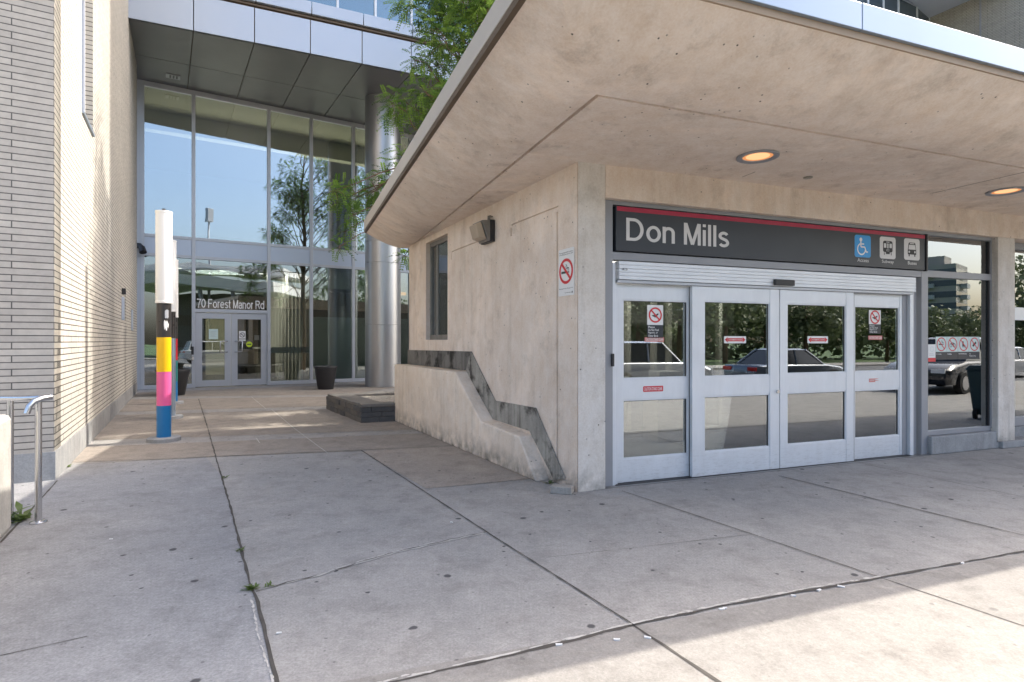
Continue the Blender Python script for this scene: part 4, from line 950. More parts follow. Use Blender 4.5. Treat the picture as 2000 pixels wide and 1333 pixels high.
# ================================================================== LOBBY BUILDING
lobby = thing('lobby_building', 'glass fronted apartment lobby with white panelled canopy and dark soffit', 'building', (-12.14, 18.6, 0))
ZS = 10.13; LEN_L = 22.0
mull = [LF.px(u, 500)[0] for u in (278, 378, 525, 608, 690)]; mull += [mull[-1] + 2.35 * k for k in range(1, 7)]
zsp1, zsp0 = LF.px(378, 467)[1], LF.px(378, 503)[1]
sd0, sd1 = mull[1], mull[2]; zdh = (LF.px(380, 605)[1] + LF.px(520, 612)[1]) / 2
for s in mull:
    m = MB(); m.pbox(LF, s - .055, s + .055, 0.01, ZS, -.12, .05, M['aluL']); m.build('mullion', lobby, bevel=.006)
m = MB()
sd_end = mull[-1]
for z0, z1, d in ((ZS - .16, ZS, .045), (zsp1 - .05, zsp1 + .05, .04), (zsp0 - .05, zsp0 + .05, .04)): m.pbox(LF, -.3, sd_end, z0, z1, -.1, d, M['aluL'])
m.pbox(LF, -.3, sd0 - .055, .005, .14, -.1, .04, M['aluL']); m.pbox(LF, sd1 + .055, sd_end, .005, .14, -.1, .04, M['aluL'])
m.pbox(LF, sd0, sd1, zdh - .06, zdh + .06, -.1, .045, M['aluL']); m.pbox(LF, -.35, mull[0] - .05, .005, ZS, -.1, .03, M['aluL'])
m.build('window_frame', lobby, bevel=.006)
for i in range(len(mull) - 1):
    a, b = mull[i] + .055, mull[i + 1] - .055
    m = MB(); m.pbox(LF, a, b, zsp0 + .05, zsp1 - .05, -.05, .015, M['panelw']); m.build('spandrel_panel', lobby, bevel=.004)
    m = MB(); m.pbox(LF, a, b, zsp1 + .05, ZS - .16, -.03, -.022, M['glassL']); m.build('pane', lobby)
    zlo = zdh + .06 if i == 1 else .14
    m = MB(); m.pbox(LF, a, b, zlo, zsp0 - .05, -.03, -.022, M['glassM']); m.build('pane', lobby)
    if i in (0, 2):
        m = MB(); m.pbox(LF, a, b, LF.px(565, 690)[1], LF.px(565, 678)[1], -.045, -.036, M['frost2']); m.build('glass_marking_strip', lobby)
    if i in (3, 4, 5, 6):
        m = MB(); zf = LF.px(650, 620)[1]; m.pbox(LF, a, b, .14, zf, -.06, -.05, M['frost']); m.build('frosted_film', lobby)
        m = MB(); m.pbox(LF, a, b, LF.px(650, 563)[1], zsp0, -.32, -.30, M['frost']); m.build('frosted_film', lobby)
# address lettering
m = MB(); a, z0 = LF.px(381.5, 601); b, _ = LF.px(521, 600); z1 = LF.px(381.5, 583.5)[1]; D = Draw(m, LF, a, z0, -.021)
D.letters('70 Forest Manor Rd', .05, 0, b - a - .08, z1 - z0, M['white'], 1, .13); m.build('address_lettering', lobby, recalc=False)
# lobby doors
mid = LF.px(451.5, 700)[0]
def ldoor(a, b, hand, lab):
    m = MB(); f = .20; zt_ = zdh - .07
    m.pbox(LF, a, a + f, .03, zt_, -.06, .0, M['aluL']); m.pbox(LF, b - f, b, .03, zt_, -.06, .0, M['aluL'])
    m.pbox(LF, a + f, b - f, .03, .24, -.06, -.003, M['aluL']); m.pbox(LF, a + f, b - f, zt_ - .2, zt_, -.06, -.003, M['aluL'])
    o = m.build('door', lobby, bevel=.005); o['label'] = lab
    g = MB(); g.pbox(LF, a + f - .01, b - f + .01, .22, zt_ - .19, -.035, -.028, M['glassD']); g.build('pane', o)
    hx = b - .12 if hand > 0 else a + .12
    m = MB(); z0, z1 = LF.px(451, 688)[1], LF.px(451, 667)[1]; q = hx + (-.22 if hand > 0 else .22)
    m.tube([LF.P(hx, z0, 0), LF.P(hx, z0, .07), LF.P(q, z0, .10), LF.P(q, z1, .10), LF.P(hx, z1, .07), LF.P(hx, z1, 0)], .022, M['steel'], 10); m.build('handle', o, smooth=True)
    m = MB(); zz = LF.px(451, 689)[1]; m.pbox(LF, a + .1, b - .1, zz - .02, zz + .02, -.12, -.08, M['steel']); m.build('push_bar', o)
    return o
dA = ldoor(sd0 + .06, mid - .004, 1, 'left lobby door leaf with a pale notice'); dB = ldoor(mid + .004, sd1 - .06, -1, 'right lobby door leaf with a no smoking sticker')
m = MB(); a, z1 = LF.px(408, 643); b, _ = LF.px(426, 643); z0 = LF.px(408, 663)[1]; D = Draw(m, LF, a, z0, -.026); D.rect(0, 0, b - a, z1 - z0, M['paper'], 1)
for k in range(5): D.rect((b - a) * .18, (z1 - z0) * (.25 + .12 * k), (b - a) * (.8 - .1 * (k % 2)), (z1 - z0) * (.27 + .12 * k), M['frame'], 2)
m.build('notice', dA, recalc=False)
m = MB(); a, z1 = LF.px(467, 647); b, _ = LF.px(480, 647); z0 = LF.px(467, 666)[1]; D = Draw(m, LF, a, z0, -.026); w_, h = b - a, z1 - z0; D.rect(0, h * .22, w_, h, M['white'], 1); D.rect(0, 0, w_, h * .15, M['white'], 1)
cigarette(D, w_ / 2, h * .6, w_ * .28, 2); no_ring(D, w_ / 2, h * .6, w_ * .36, 1, w_ * .09, 'black'); m.build('no_smoking_sticker', dB, recalc=False)
m = MB(); a, z1 = LF.px(484, 673); D = Draw(m, LF, a, z1, -.026); D.disc(.05, 0, .10, M['lime'], 1); D.rect(-.02, -.02, .12, .02, M['green'], 2); m.build('round_sticker', dB, recalc=False)
m = MB(); a, z1 = LF.px(497, 660); D = Draw(m, LF, a, z1, -.03); D.rect(0, -.09, .16, .09, M['white'], 1); m.build('card', dB, recalc=False)
m = MB(); a, z1 = LF.px(376, 684); m.pbox(LF, a - .035, a + .035, z1 - .16, z1 + .12, .05, .09, M['dark']); m.pbox(LF, a - .03, a + .03, z1 - .36, z1 - .18, .05, .10, M['steel']); m.build('door_intercom', lobby, bevel=.006)
# interior
m = MB(); m.prism([LF.P(-1.0, .0, -.15), LF.P(LEN_L, .0, -.15), LF.P(LEN_L, .0, -11), LF.P(-1.0, .0, -11)], (0, 0, .012), M['ifloor']); m.build('interior_floor', lobby)
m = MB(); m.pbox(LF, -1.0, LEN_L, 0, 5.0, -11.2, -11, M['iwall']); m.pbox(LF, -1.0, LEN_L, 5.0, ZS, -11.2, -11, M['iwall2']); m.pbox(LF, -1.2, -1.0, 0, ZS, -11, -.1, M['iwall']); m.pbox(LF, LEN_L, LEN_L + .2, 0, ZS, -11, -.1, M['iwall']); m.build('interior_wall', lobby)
m = MB(); m.prism([LF.P(-1.0, ZS - .04, -.13), LF.P(LEN_L, ZS - .04, -.13), LF.P(LEN_L, ZS - .04, -3.6), LF.P(-1.0, ZS - .04, -3.6)], (0, 0, .02), M['ceil']); m.prism([LF.P(-1.0, ZS - .04, -3.61), LF.P(LEN_L, ZS - .04, -3.61), LF.P(LEN_L, ZS - .04, -11), LF.P(-1.0, ZS - .04, -11)], (0, 0, .02), M['iwall2'])  # rear ceiling coloured dark so the uplights do not brighten it
m.pbox(LF, -1, LEN_L, ZS - .75, ZS - .05, -2.9, -2.5, M['beam'])
m.build('interior_ceiling', lobby)
m = MB(); zc = zsp0 - .05; m.prism([LF.P(-1.0, zc, -2.2), LF.P(LEN_L, zc, -2.2), LF.P(LEN_L, zc, -11), LF.P(-1.0, zc, -11)], (0, 0, .9), M['iwall']); m.build('mezzanine', lobby)
m = MB()
for k in range(10):
    q = .5 + .62 * k; a = mull[3] - .25 - .0 * k
    m.pbox(LF, a - .06 * k * .4 - .05, a - .06 * k * .4 + .05, .02, zc, -q - .14, -q, M['slat'])
m.pbox(LF, mull[3] + .05, mull[3] + .12, .02, zc, -7, -.4, M['iwall'])
m.build('slat_screen', lobby)
m = MB(); m.pbox(LF, 4.2, 5.6, .02, 1.25, -6, -5.2, M['iwall']); m.pbox(LF, 4.1, 5.7, 1.25, 1.32, -6.1, -5.1, M['slat']); m.pbox(LF, 2.3, 3.6, .02, 3.0, -7.5, -7.4, M['ceil']); tag(m.build('reception_desk', bevel=.01), 'dark reception desk standing inside the lobby behind the doors', 'desk')
for i, (u, v, dd) in enumerate(((433, 578, -3.2), (510, 565, -3.4), (655, 563, -3.0), (350, 575, -3.1), (640, 570, -5))):
    s, _ = LF.px(u, v, dd); p = LF.P(s, zc - .005, dd); m = MB(); m.lathe(p, [(.09, 0), (.08, -.012), (.01, -.013)], M['spot'], 16, True, True)
    m.build('ceiling_spot', lobby)
for i, (s_, z_, d_, en) in enumerate(((2.5, 5.6, -6.0, 170), (8.5, 5.6, -6.0, 170), (2.5, zc - .06, -3.5, 95), (6.0, zc - .06, -3.0, 95))):
    ld = bpy.data.lights.new('lobby_spot_fill', 'AREA'); ld.energy = en; ld.size = 1.6; ld.color = (1, .93, .78)
    lo = bpy.data.objects.new('lobby_spot_fill', ld); COL.objects.link(lo); lo.location = LF.P(s_, z_, d_)
    if z_ == 5.6: ld.size = 5.0; lo.rotation_euler = (math.pi, 0, 0)  # large up-facing ones are added fill for the ceiling, no fitting there
# canopy: soffit panels, fascia tiers
CA, CB = Vector((-10.17, 15.0, 0)), Vector((-2.18, 18.6, 0)); ce = (CB - CA).normalized(); CP = Plane(CA, ce)
if CP.n.y > 0: CP.n = -CP.n
jt = [CP.px(u, v)[0] for u, v in ((378, 62), (497, 88), (606, 108), (707, 128), (803, 146))]
jt = [jt[0] - 2 * (jt[1] - jt[0]), jt[0] - (jt[1] - jt[0])] + jt; stp = jt[-1] - jt[-2]
jt += [jt[-1] + stp * k for k in range(1, 13)]
def lobby_s(p):  # perpendicular from canopy edge point to the glass line
    k = (p - LF.o).dot(LF.n); return p - LF.n * (k + .1)
for i in range(len(jt) - 1):
    a, b = CP.P(jt[i] + .012, ZS, 0), CP.P(jt[i + 1] - .012, ZS, 0); c, d = lobby_s(b), lobby_s(a); g = .012
    for t0, t1 in ((0.0, .52), (.525, 1.0)):
        m = MB(); m.prism([a.lerp(d, t0), b.lerp(c, t0), b.lerp(c, t1), a.lerp(d, t1)], (0, 0, .04), M['soffit']); m.build('soffit_panel', lobby)
    m = MB(); m.pbox(CP, jt[i] + .012, jt[i + 1] - .012, ZS - .0, 11.12, -.06, .02, M['panelw']); m.build('fascia_panel', lobby, bevel=.006)
    m = MB(); m.pbox(CP, jt[i] + .05, jt[i + 1] + .025, 11.30, 11.66, -.06, .05, M['panelw']); m.build('fascia_panel', lobby, bevel=.006)
m = MB(); m.pbox(CP, jt[0], jt[-1], ZS + .045, 11.30, -.12, -.065, M['gap']); m.pbox(CP, jt[0], jt[-1], 11.19, 11.24, -.07, .0, M['gap']); m.build('shadow_gap', lobby)
m = MB(); A_, B_ = CP.P(jt[0], ZS + .05, -.1), CP.P(jt[-1], ZS + .05, -.1); m.prism([A_, B_, B_ - LF.n * 14, A_ - LF.n * 14], (0, 0, 1.2), M['gap']); m.build('canopy_slab', lobby)
# upper storey glazing and slab above it
um = [jt[0] + 1.15 * k for k in range(int((jt[-1] - jt[0]) / 1.15) + 1)]
m = MB()
for s in um: m.pbox(CP, s - .035, s + .035, 11.66, 14.2, -.34, -.22, M['alu'])
m.pbox(CP, jt[0], jt[-1], 12.98, 13.04, -.33, -.23, M['alu'])
m.build('upper_mullions', lobby)
m = MB(); m.pbox(CP, jt[0], jt[-1], 11.66, 14.2, -.30, -.29, M['glassU']); m.build('upper_glazing', lobby)
m = MB(); random.seed(3)
for k, s in enumerate(um[:-1]):
    if random.random() < .75: m.pbox(CP, s + .05, s + 1.1, 11.66 + random.choice((0, .5, .9)), 14.2, -.50, -.48, M['blind'])
m.build('window_blind', lobby)
m = MB(); m.pbox(CP, jt[0], jt[-1], 11.6, 14.2, -5, -4.8, M['towerw']); m.build('upper_room_wall', lobby)
m = MB(); m.pbox(CP, CP.px(860, 0)[0], jt[-1], 13.05, 13.35, -.4, .9, M['soffit']); m.pbox(CP, jt[0], jt[-1], 14.2, 15.0, -6, .02, M['panelw']); m.build('balcony_slab', lobby)
m = MB(); m.pbox(CP, jt[0], jt[-1], 15.0, 30.0, -8, -.3, M['towerw'])
for k in range(5): m.pbox(CP, jt[0], jt[-1], 15.5 + 2.9 * k, 17.6 + 2.9 * k, -.31, -.25, M['aptg'])
m.build('upper_storeys', lobby)
# soffit vent
vp = gp(338, 149, ZS) ; m = MB()
vx = LF.e; vy = LF.n
def vbox(a0, a1, b0, b1, z0, z1, mat): m.prism([vp + vx * a + vy * b + Vector((0, 0, z0)) for a, b in ((a0, b0), (a1, b0), (a1, b1), (a0, b1))], (0, 0, z1 - z0), mat)
vbox(-.20, .20, -.16, .16, -.03, -.003, M['frame'])
for k in range(3): vbox(-.10 + .09 * k, -.05 + .09 * k, -.11, .11, -.035, -.031, M['white'] if k == 3 else M['dark'])
m.build('soffit_vent', lobby)
# column
cx, cy, cr = -4.58, 20.2, .62
m = MB(); zz = [0, 2.16, 4.32, 5.06, 7.46, ZS + .02]
pr = []
for i in range(len(zz) - 1): pr += [(cr - .02, zz[i]), (cr - .02, zz[i] + .008), (cr, zz[i] + .014), (cr, zz[i + 1] - .008)]
pr.append((cr - .02, zz[-1])); m.lathe((cx, cy, 0), pr, M['colm'], 64); m.build('column', lobby, smooth=True, auto=20)
# camera on the spandrel and black spotlight
m = MB(); s, z = LF.px(270, 482, .3); p = LF.P(s, z, .06); m.tube([p + Vector((-.35, -.1, .05)), p + Vector((-.2, -.1, .06)), p + Vector((.12, -.12, .04)), p + Vector((.3, -.25, -.06))], [.08, .10, .09, .07], M['dark'], 12); m.tube([p + Vector((.25, -.22, -.02)), p + Vector((.33, -.28, -.2))], [.09, .11], M['dark'], 12)
tag(m.build('security_camera', smooth=True, auto=50), 'black security camera where the brick wall meets the lobby glass', 'camera')
# amber lantern behind the column
m = MB(); s, z = LF.px(787, 577, -.8); s1, z1 = LF.px(791, 533, -.8); p = LF.P(s, 0, -.8)
lan = thing('lantern', 'tall amber lantern glowing behind the glass right of the silver column', 'lamp', LF.P(s, z, -.8))
m.pbox(LF, s - .11, s + .13, z, z1, -.95, -.75, M['amber']); m.build('shade', lan, bevel=.02)
m = MB(); m.tube([LF.P(s, z1, -.85), LF.P(s, zc + .5, -.85)], .012, M['dark'], 6); m.build('cord', lan)

# ================================================================== TOWER behind (casts the tower shadow)
T0 = Vector((26.0, 28.6, 0)); TP = Plane(T0, BS.e)
if TP.n.x > 0: TP.n = -TP.n
tower = thing('apartment_block', 'tall apartment block with cream brick wall behind the station roof', 'building', tuple(T0))
m = MB(); m.pbox(TP, 0, 4.42, 0, 62, -20, 0, M['brick_t']); m.build('brick_wall', tower)
m = MB(); m.pbox(TP, 4.42, 24, 20.2, 62, -20, -.01, M['brick_t']); m.pbox(TP, 4.42, 24, 0, 20.2, -20, -4.0, M['towerw']); m.build('upper_wall', tower)
m = MB(); jx = TP.px(1915, 50)[0]; m.pbox(TP, jx - .04, jx + .04, 8, 62, .002, .02, M['frame']); m.build('control_joint', tower)
c0 = Vector((23.8, 32.45, 0)); arc = [c0, Vector((22.3, 31.35, 0)), Vector((20.7, 30.5, 0)), Vector((18.6, 29.75, 0)), Vector((16.0, 29.2, 0)), Vector((13.2, 28.95, 0)), Vector((10, 28.9, 0)), Vector((4, 29.2, 0))]
m = MB(); mg = MB(); ms = MB()
for i, (a, b) in enumerate(zip(arc, arc[1:])):
    n = max(1, int((b - a).length / 1.1))
    for k in range(n):
        q = a.lerp(b, k / n); t = (b - a).normalized(); nn = Vector((t.y, -t.x, 0)); nn = -nn if nn.y > 0 else nn
        m.prism([q - t * .05 + nn * .05, q + t * .05 + nn * .05, q + t * .05 - nn * .05, q - t * .05 - nn * .05], (0, 0, 20.0), M['alu'])
    for zz in (15.4, 17.6, 18.4): m.prism([a + nn * .04 + Vector((0, 0, zz)), b + nn * .04 + Vector((0, 0, zz)), b - nn * .04 + Vector((0, 0, zz)), a - nn * .04 + Vector((0, 0, zz))], (0, 0, .10), M['alu'])
    mg.poly([a, b, b + Vector((0, 0, 20)), a + Vector((0, 0, 20))], M['aptg'])
m.build('curved_mullions', tower); mg.build('curved_glazing', tower)
ms.prism([p + Vector((0, -.0, 20.0)) for p in arc] + [Vector((4, 45, 20)), Vector((15, 47, 20))], (0, 0, 1.0), M['panelw'])
ms.prism([c0 + Vector((0, 0, 20.02)), arc[2] + Vector((-.3, -.5, 20.02)), Vector((20.4, 28.2, 20.02)), Vector((26.2, 28.5, 20.02))], (0, 0, .8), M['panelw'])
ms.build('curved_soffit', tower)
m = MB(); q0 = [Vector((x, y, 16.2)) for x, y in ((21.6, 31.0), (19.2, 28.0))]
m.prism([q0[0] + Vector((0, 0, 0)), q0[1], q0[1] + Vector((0, .05, 0)), q0[0] + Vector((0, .05, 0))], (0, 0, 1.5), M['glassU']); m.build('balcony_glass', tower)

# ================================================================== LIGHT POLES
def art_pole(p, cols, lab):
    t = thing('light_pole', lab, 'light pole', p, 'colour banded light poles along the brick wall')
    x, y = p[0], p[1]; r = .103; k = 4.30 / 4.30
    m = MB(); m.lathe(p, [(.24, 0), (.24, .055), (.225, .065), (.10, .066)], M['bbase'], 32); m.build('base_disc', t, smooth=True, auto=35)
    zs_ = [.066, .57, 1.11, 1.66, 2.20]
    for i in range(4):
        m = MB(); m.lathe(p, [(r, zs_[i]), (r, zs_[i + 1] - .002)], cols[i], 32); m.build('band', t, smooth=True, auto=35)
    m = MB(); m.lathe(p, [(r + .004, 2.20), (r + .018, 2.205), (r + .018, 2.235), (r + .014, 2.24), (r + .014, 3.64), (r + .02, 3.645), (r + .02, 3.675), (.05, 3.69)], M['poleW'], 32); m.build('lamp_tube', t, smooth=True, auto=35)
    m = MB(); m.lathe((x, y, p[2]), [(.025, 3.69), (.025, 3.72)], M['dark'], 12); m.build('finial', t)
    return t
P1 = (-5.58, 9.12, 0)
lp = art_pole(P1, [M['poleB'], M['poleP'], M['poleY'], M['poleK']], 'nearest light pole, blue pink yellow and black bands under a white tube')
m = MB()
vd = Vector((-P1[0], -P1[1], 0)).normalized(); sd_ = Vector((vd.y, -vd.x, 0)); pc = Vector(P1)
random.seed(5)
def wrap_patch(aa, z, hw, prof_, mat):
    b0_ = math.atan2(vd.y, vd.x) + aa; n_ = len(prof_) - 1; lo_ = None
    for k, (d0, d1) in enumerate(prof_):
        a = b0_ + (k / n_ * 2 - 1) * hw; cur = [pc + Vector((math.cos(a) * .1045, math.sin(a) * .1045, z + d)) for d in (d0, d1)]
        if lo_: m.poly([lo_[0], cur[0], cur[1], lo_[1]], mat)
        lo_ = cur
wrap_patch(.34, 1.86, .34, [(-.02, .05), (-.085, .075), (-.05, .06), (-.10, .045), (-.09, .07), (-.03, .05), (-.06, .02), (-.01, .015)], M['white'])
wrap_patch(.38, 2.02, .26, [(-.05, .06), (-.06, .075), (-.05, .08), (-.062, .08), (-.04, .07)], M['aluL'])
m.build('torn_sticker', lp, recalc=False)
g2 = gp(332, 818); g3 = gp(338, 789)
art_pole((g2.x, g2.y, 0), [M['cap'], M['cap'], M['cap'], M['poleK']], 'second light pole from the front, pale bands, mostly hidden behind the nearest pole')
art_pole((g3.x, g3.y, 0), [M['poleB'], M['poleT'], M['poleR'], M['poleK']], 'farthest light pole, blue teal and red bands, before the left black planter')

# ================================================================== PLANTERS
def planter(p, lab, s=1.0):
    t = thing('black_planter', lab, 'planter', p, 'black flower pots by the lobby glass')
    m = MB(); m.lathe(p, [(.24 * s, 0), (.25 * s, .01), (.355 * s, .70 * s), (.375 * s, .71 * s), (.375 * s, .77 * s), (.35 * s, .775 * s), (.335 * s, .73 * s), (.33 * s, .66 * s)], M['dark'], 36, True, False); m.build('pot', t, smooth=True, auto=40)
    m = MB(); m.lathe(p, [(.333 * s, .66 * s), (.15 * s, .68 * s), (.01, .685 * s)], M['bark'], 24, False, True); m.build('soil', t, smooth=True)
    return t
q = gp(631, 762); pl_ = planter((q.x, q.y + .25, 0), 'black tapered planter standing clear in front of the frosted panes')
q = gp(328, 774); c_ = copy_tree(pl_, (q.x, q.y + .25, 0), 'black tapered planter half hidden behind the light poles'); c_.scale = (1.22, 1.22, 1.0)

# stone planter with gravel
sp = thing('stone_planter', 'low dry-stacked slate planter with gravel beside the concrete plinth', 'planter', tuple(gp(705, 827)))
A = gp(705, 827); Bp = gp(639, 800); Cc = gp(793, 822); hs = .36
u1 = (Bp - A); u2 = (Cc - A); u2n = u2.normalized(); u1n = u1.normalized(); far = u1.length * 1.0; wid = 3.2
random.seed(11)
def stone_face(o, d, ln, outn, mat):
    m = MB(); z = 0.0
    for r_, hh in enumerate((.105, .10, .10)):
        x = -.0
        while x < ln - .01:
            l_ = min(random.uniform(.18, .55), ln - x)
            if ln - x - l_ < .08: l_ = ln - x
            dd = random.uniform(-.006, .014)
            m.prism([o + d * (x + .003) + outn * dd + Vector((0, 0, z + .002)), o + d * (x + l_ - .003) + outn * dd + Vector((0, 0, z + .002)), o + d * (x + l_ - .003) - outn * .2 + Vector((0, 0, z + .002)), o + d * (x + .003) - outn * .2 + Vector((0, 0, z + .002))], (0, 0, hh - .004), random.choice(mat))
            x += l_
        z += hh
    return m
n1 = Vector((-u1n.y, u1n.x, 0)); n1 = n1 if n1.x < 0 else -n1
n2 = Vector((u2n.y, -u2n.x, 0)); n2 = n2 if n2.y < 0 else -n2
stone_face(A, u2n, u2.length + .4, n2, [M['slate']]).build('front_face', sp, bevel=.008)
stone_face(A - u2n * 0 + u1n * .005, u1n, u1.length + .1, n1, [M['slate2'], M['slate']]).build('left_face', sp, bevel=.008)
m = MB(); zc_ = .307
def capst(o, d, ln, inw, wd):
    x = 0
    while x < ln - .02:
        l_ = min(random.uniform(.6, 1.1), ln - x); a = o + d * (x + .004); b = o + d * (x + l_ - .004); k = random.uniform(-.012, .012)
        m.prism([a - inw * (.03 + k) + Vector((0, 0, zc_)), b - inw * (.03 - k) + Vector((0, 0, zc_)), b + inw * wd + Vector((0, 0, zc_)), a + inw * wd + Vector((0, 0, zc_))], (0, 0, .055 + random.uniform(-.006, .006)), M['slatecap']); x += l_
capst(A, u2n, u2.length + .4, -n2, .30); capst(A - n2 * .304, u1n, u1.length - .25, -n1, .45)
capst(A + u1n * (u1.length - .35) - n1 * .455, u2n, 2.4, n2 * -1, .35)
m.build('cap', sp, bevel=.010)
m = MB(); gA = A - n1 * .3 - n2 * .25; m.prism([gA, gA + u2n * 2.6, gA + u2n * 2.6 + u1n * (u1.length - .3), gA + u1n * (u1.length - .3)], (0, 0, .30), M['gravel'])
random.seed(2)
for k in range(1500):
    p = gA + u2n * random.uniform(.1, 2.3) + u1n * random.uniform(.05, u1.length - .45) + Vector((0, 0, .30)); r = random.uniform(.012, .026)
    vs = [p + Vector((random.uniform(.7, 1.1) * r * x, random.uniform(.7, 1.1) * r * y, random.uniform(.5, .9) * r * z)) for x, y, z in ((1, 0, 0), (0, 1, 0), (-1, 0, 0), (0, -1, 0), (0, 0, 1), (0, 0, -.4))]
    m.add(vs, [[0, 1, 4], [1, 2, 4], [2, 3, 4], [3, 0, 4], [1, 0, 5], [2, 1, 5], [3, 2, 5], [0, 3, 5]], M['gravel'])
g_ = m.build('gravel', sp); g_['kind'] = 'stuff'

# ================================================================== HANDRAIL and stair wall, left edge
hp = gp(75, 1022); sd2 = (gp(0, 1062) - gp(112, 940)).normalized()       # toward the camera along the ramp edge
hr = thing('handrail', 'stainless steel tube handrail with a turned-down end at the left edge', 'handrail', tuple(hp))
m = MB(); m.lathe(hp, [(.065, 0), (.065, .012), (.055, .02), (.03, .022)], M['steel'], 28); m.build('base_flange', hr, smooth=True, auto=35)
zt_ = 1.09
lft = Vector((-.88, .10, 0)).normalized()
m = MB(); m.tube([hp + Vector((0, 0, .02)), hp + Vector((.0, 0, zt_ - .0))], .0255, M['steel'], 16); m.build('post', hr, smooth=True, auto=50)
m = MB(); e_ = hp + Vector((.035, .05, 0))
pth = [hp + lft * 2.2 + Vector((0, .0, zt_ - .005)), hp + lft * .15 + Vector((0, 0, zt_ + .005)), hp + Vector((.045, .02, zt_ + .012)), hp + Vector((.085, .05, zt_ + .016))]
m.tube(pth, .0255, M['steel'], 16)
m.tube([hp + Vector((.075, .045, zt_ + .013)), hp + Vector((.06, -.03, zt_ + .01)), hp + Vector((.035, -.09, zt_ - .01)), hp + Vector((.02, -.12, zt_ - .05)), hp + Vector((.012, -.135, zt_ - .11))], .0255, M['steel'], 16)
m.build('rail', hr, smooth=True, auto=50)
h2 = at(20, 800, 5.2); m = MB(); m.tube([(h2.x, h2.y, -.2), (h2.x, h2.y, zt_)], .0255, M['steel'], 16); m.build('post', hr, smooth=True, auto=50)
b0 = gp(24, 1034); dcam = sd2; lf2 = Vector((-abs(sd2.y), sd2.x * (1 if sd2.x > 0 else -1) * -1, 0)).normalized()
lf2 = Vector((-.87, -.49, 0))
m = MB(); hb = CAM_H - (808 - 666.5) / FPX * b0.y
m.prism([b0, b0 + dcam * 3.0, b0 + dcam * 3.0 + lf2 * .42, b0 + lf2 * .42], (0, 0, hb), M['block'])
sw_ = m.build('stair_wall', bevel=.045); tag(sw_, 'low pale concrete stair wall with rounded top at the left edge', 'low wall')

# loose paver and weeds
q = gp(1095, 966); m = MB(); a = Vector((.93, -.25, 0)).normalized(); b = Vector((.3, .95, 0)).normalized()
m.prism([q - a * .115, q + a * .115, q + a * .115 + b * .13, q - a * .115 + b * .13], (0, 0, .075), M['paver']); tag(m.build('paver_block', bevel=.008), 'loose grey paving block lying at the foot of the station corner', 'paving block')
def weed(p, n, sz, lab, seed):
    random.seed(seed); m = MB(); p = Vector(p)
    for k in range(n):
        a = random.uniform(0, 6.28); l_ = sz * random.uniform(.5, 1.1); d = Vector((math.cos(a), math.sin(a), 0)); s = Vector((-d.y, d.x, 0)); o = p + Vector((random.uniform(-.5, .5), random.uniform(-.5, .5), 0)) * sz
        h = l_ * random.uniform(.2, .8)
        w_ = l_ * .16; p1 = o + d * l_ * .45 + Vector((0, 0, h * .8)); p2 = o + d * l_ + Vector((0, 0, h))
        m.add([o + Vector((0, 0, .004)), p1 + s * w_, p2, p1 - s * w_], [[0, 1, 2, 3]], M['weed'])
    return tag(m.build('weed', recalc=False), lab, 'weed')
weed(gp(490, 1152), 34, .055, 'small green weed where the jagged crack meets the long pavement joint', 1)
weed(gp(468, 1078), 14, .04, 'small weed in the long joint, between the crack and the light poles', 2)
weed(gp(436, 935), 14, .05, 'tiny weed in the long joint where the pale slabs begin', 3)
weed(gp(525, 1147), 14, .035, 'low weed growing along the jagged crack', 4)
weed(gp(1072, 945), 22, .06, 'green weed beside the loose paver at the foot of the flashing', 5)
weed(gp(36, 1018), 26, .16, 'leafy weed between the stair wall and the handrail post', 6)
weed(gp(135, 913), 14, .06, 'small weed at the foot of the brick side wall', 8)
random.seed(9); m = MB()
for (u, v, s) in ((1092, 1262, .03), (1205, 1252, .03), (1550, 1166, .025), (1600, 1155, .03), (1643, 1148, .035), (1410, 1192, .03), (1880, 1102, .03), (1265, 1248, .03), (545, 1239, .022), (217, 1055, .02), (882, 1022, .02), (1416, 1190, .02)):
    p = gp(u, v); a = random.uniform(-.5, .8); s *= .6; d = Vector((math.cos(a), math.sin(a), 0)) * s; n = Vector((-d.y, d.x, 0)) * .45
    m.prism([p - d + n + Vector((0, 0, .005)), p - d - n + Vector((0, 0, .005)), p + d * .9 - n * .8 + Vector((0, 0, .005)), p + d + n * .6 + Vector((0, 0, .005))], (0, 0, .006), M['white'])
lt = m.build('litter'); lt['kind'] = 'stuff'; lt['label'] = 'tiny white scraps of litter along the kerb joint'; lt['category'] = 'litter'

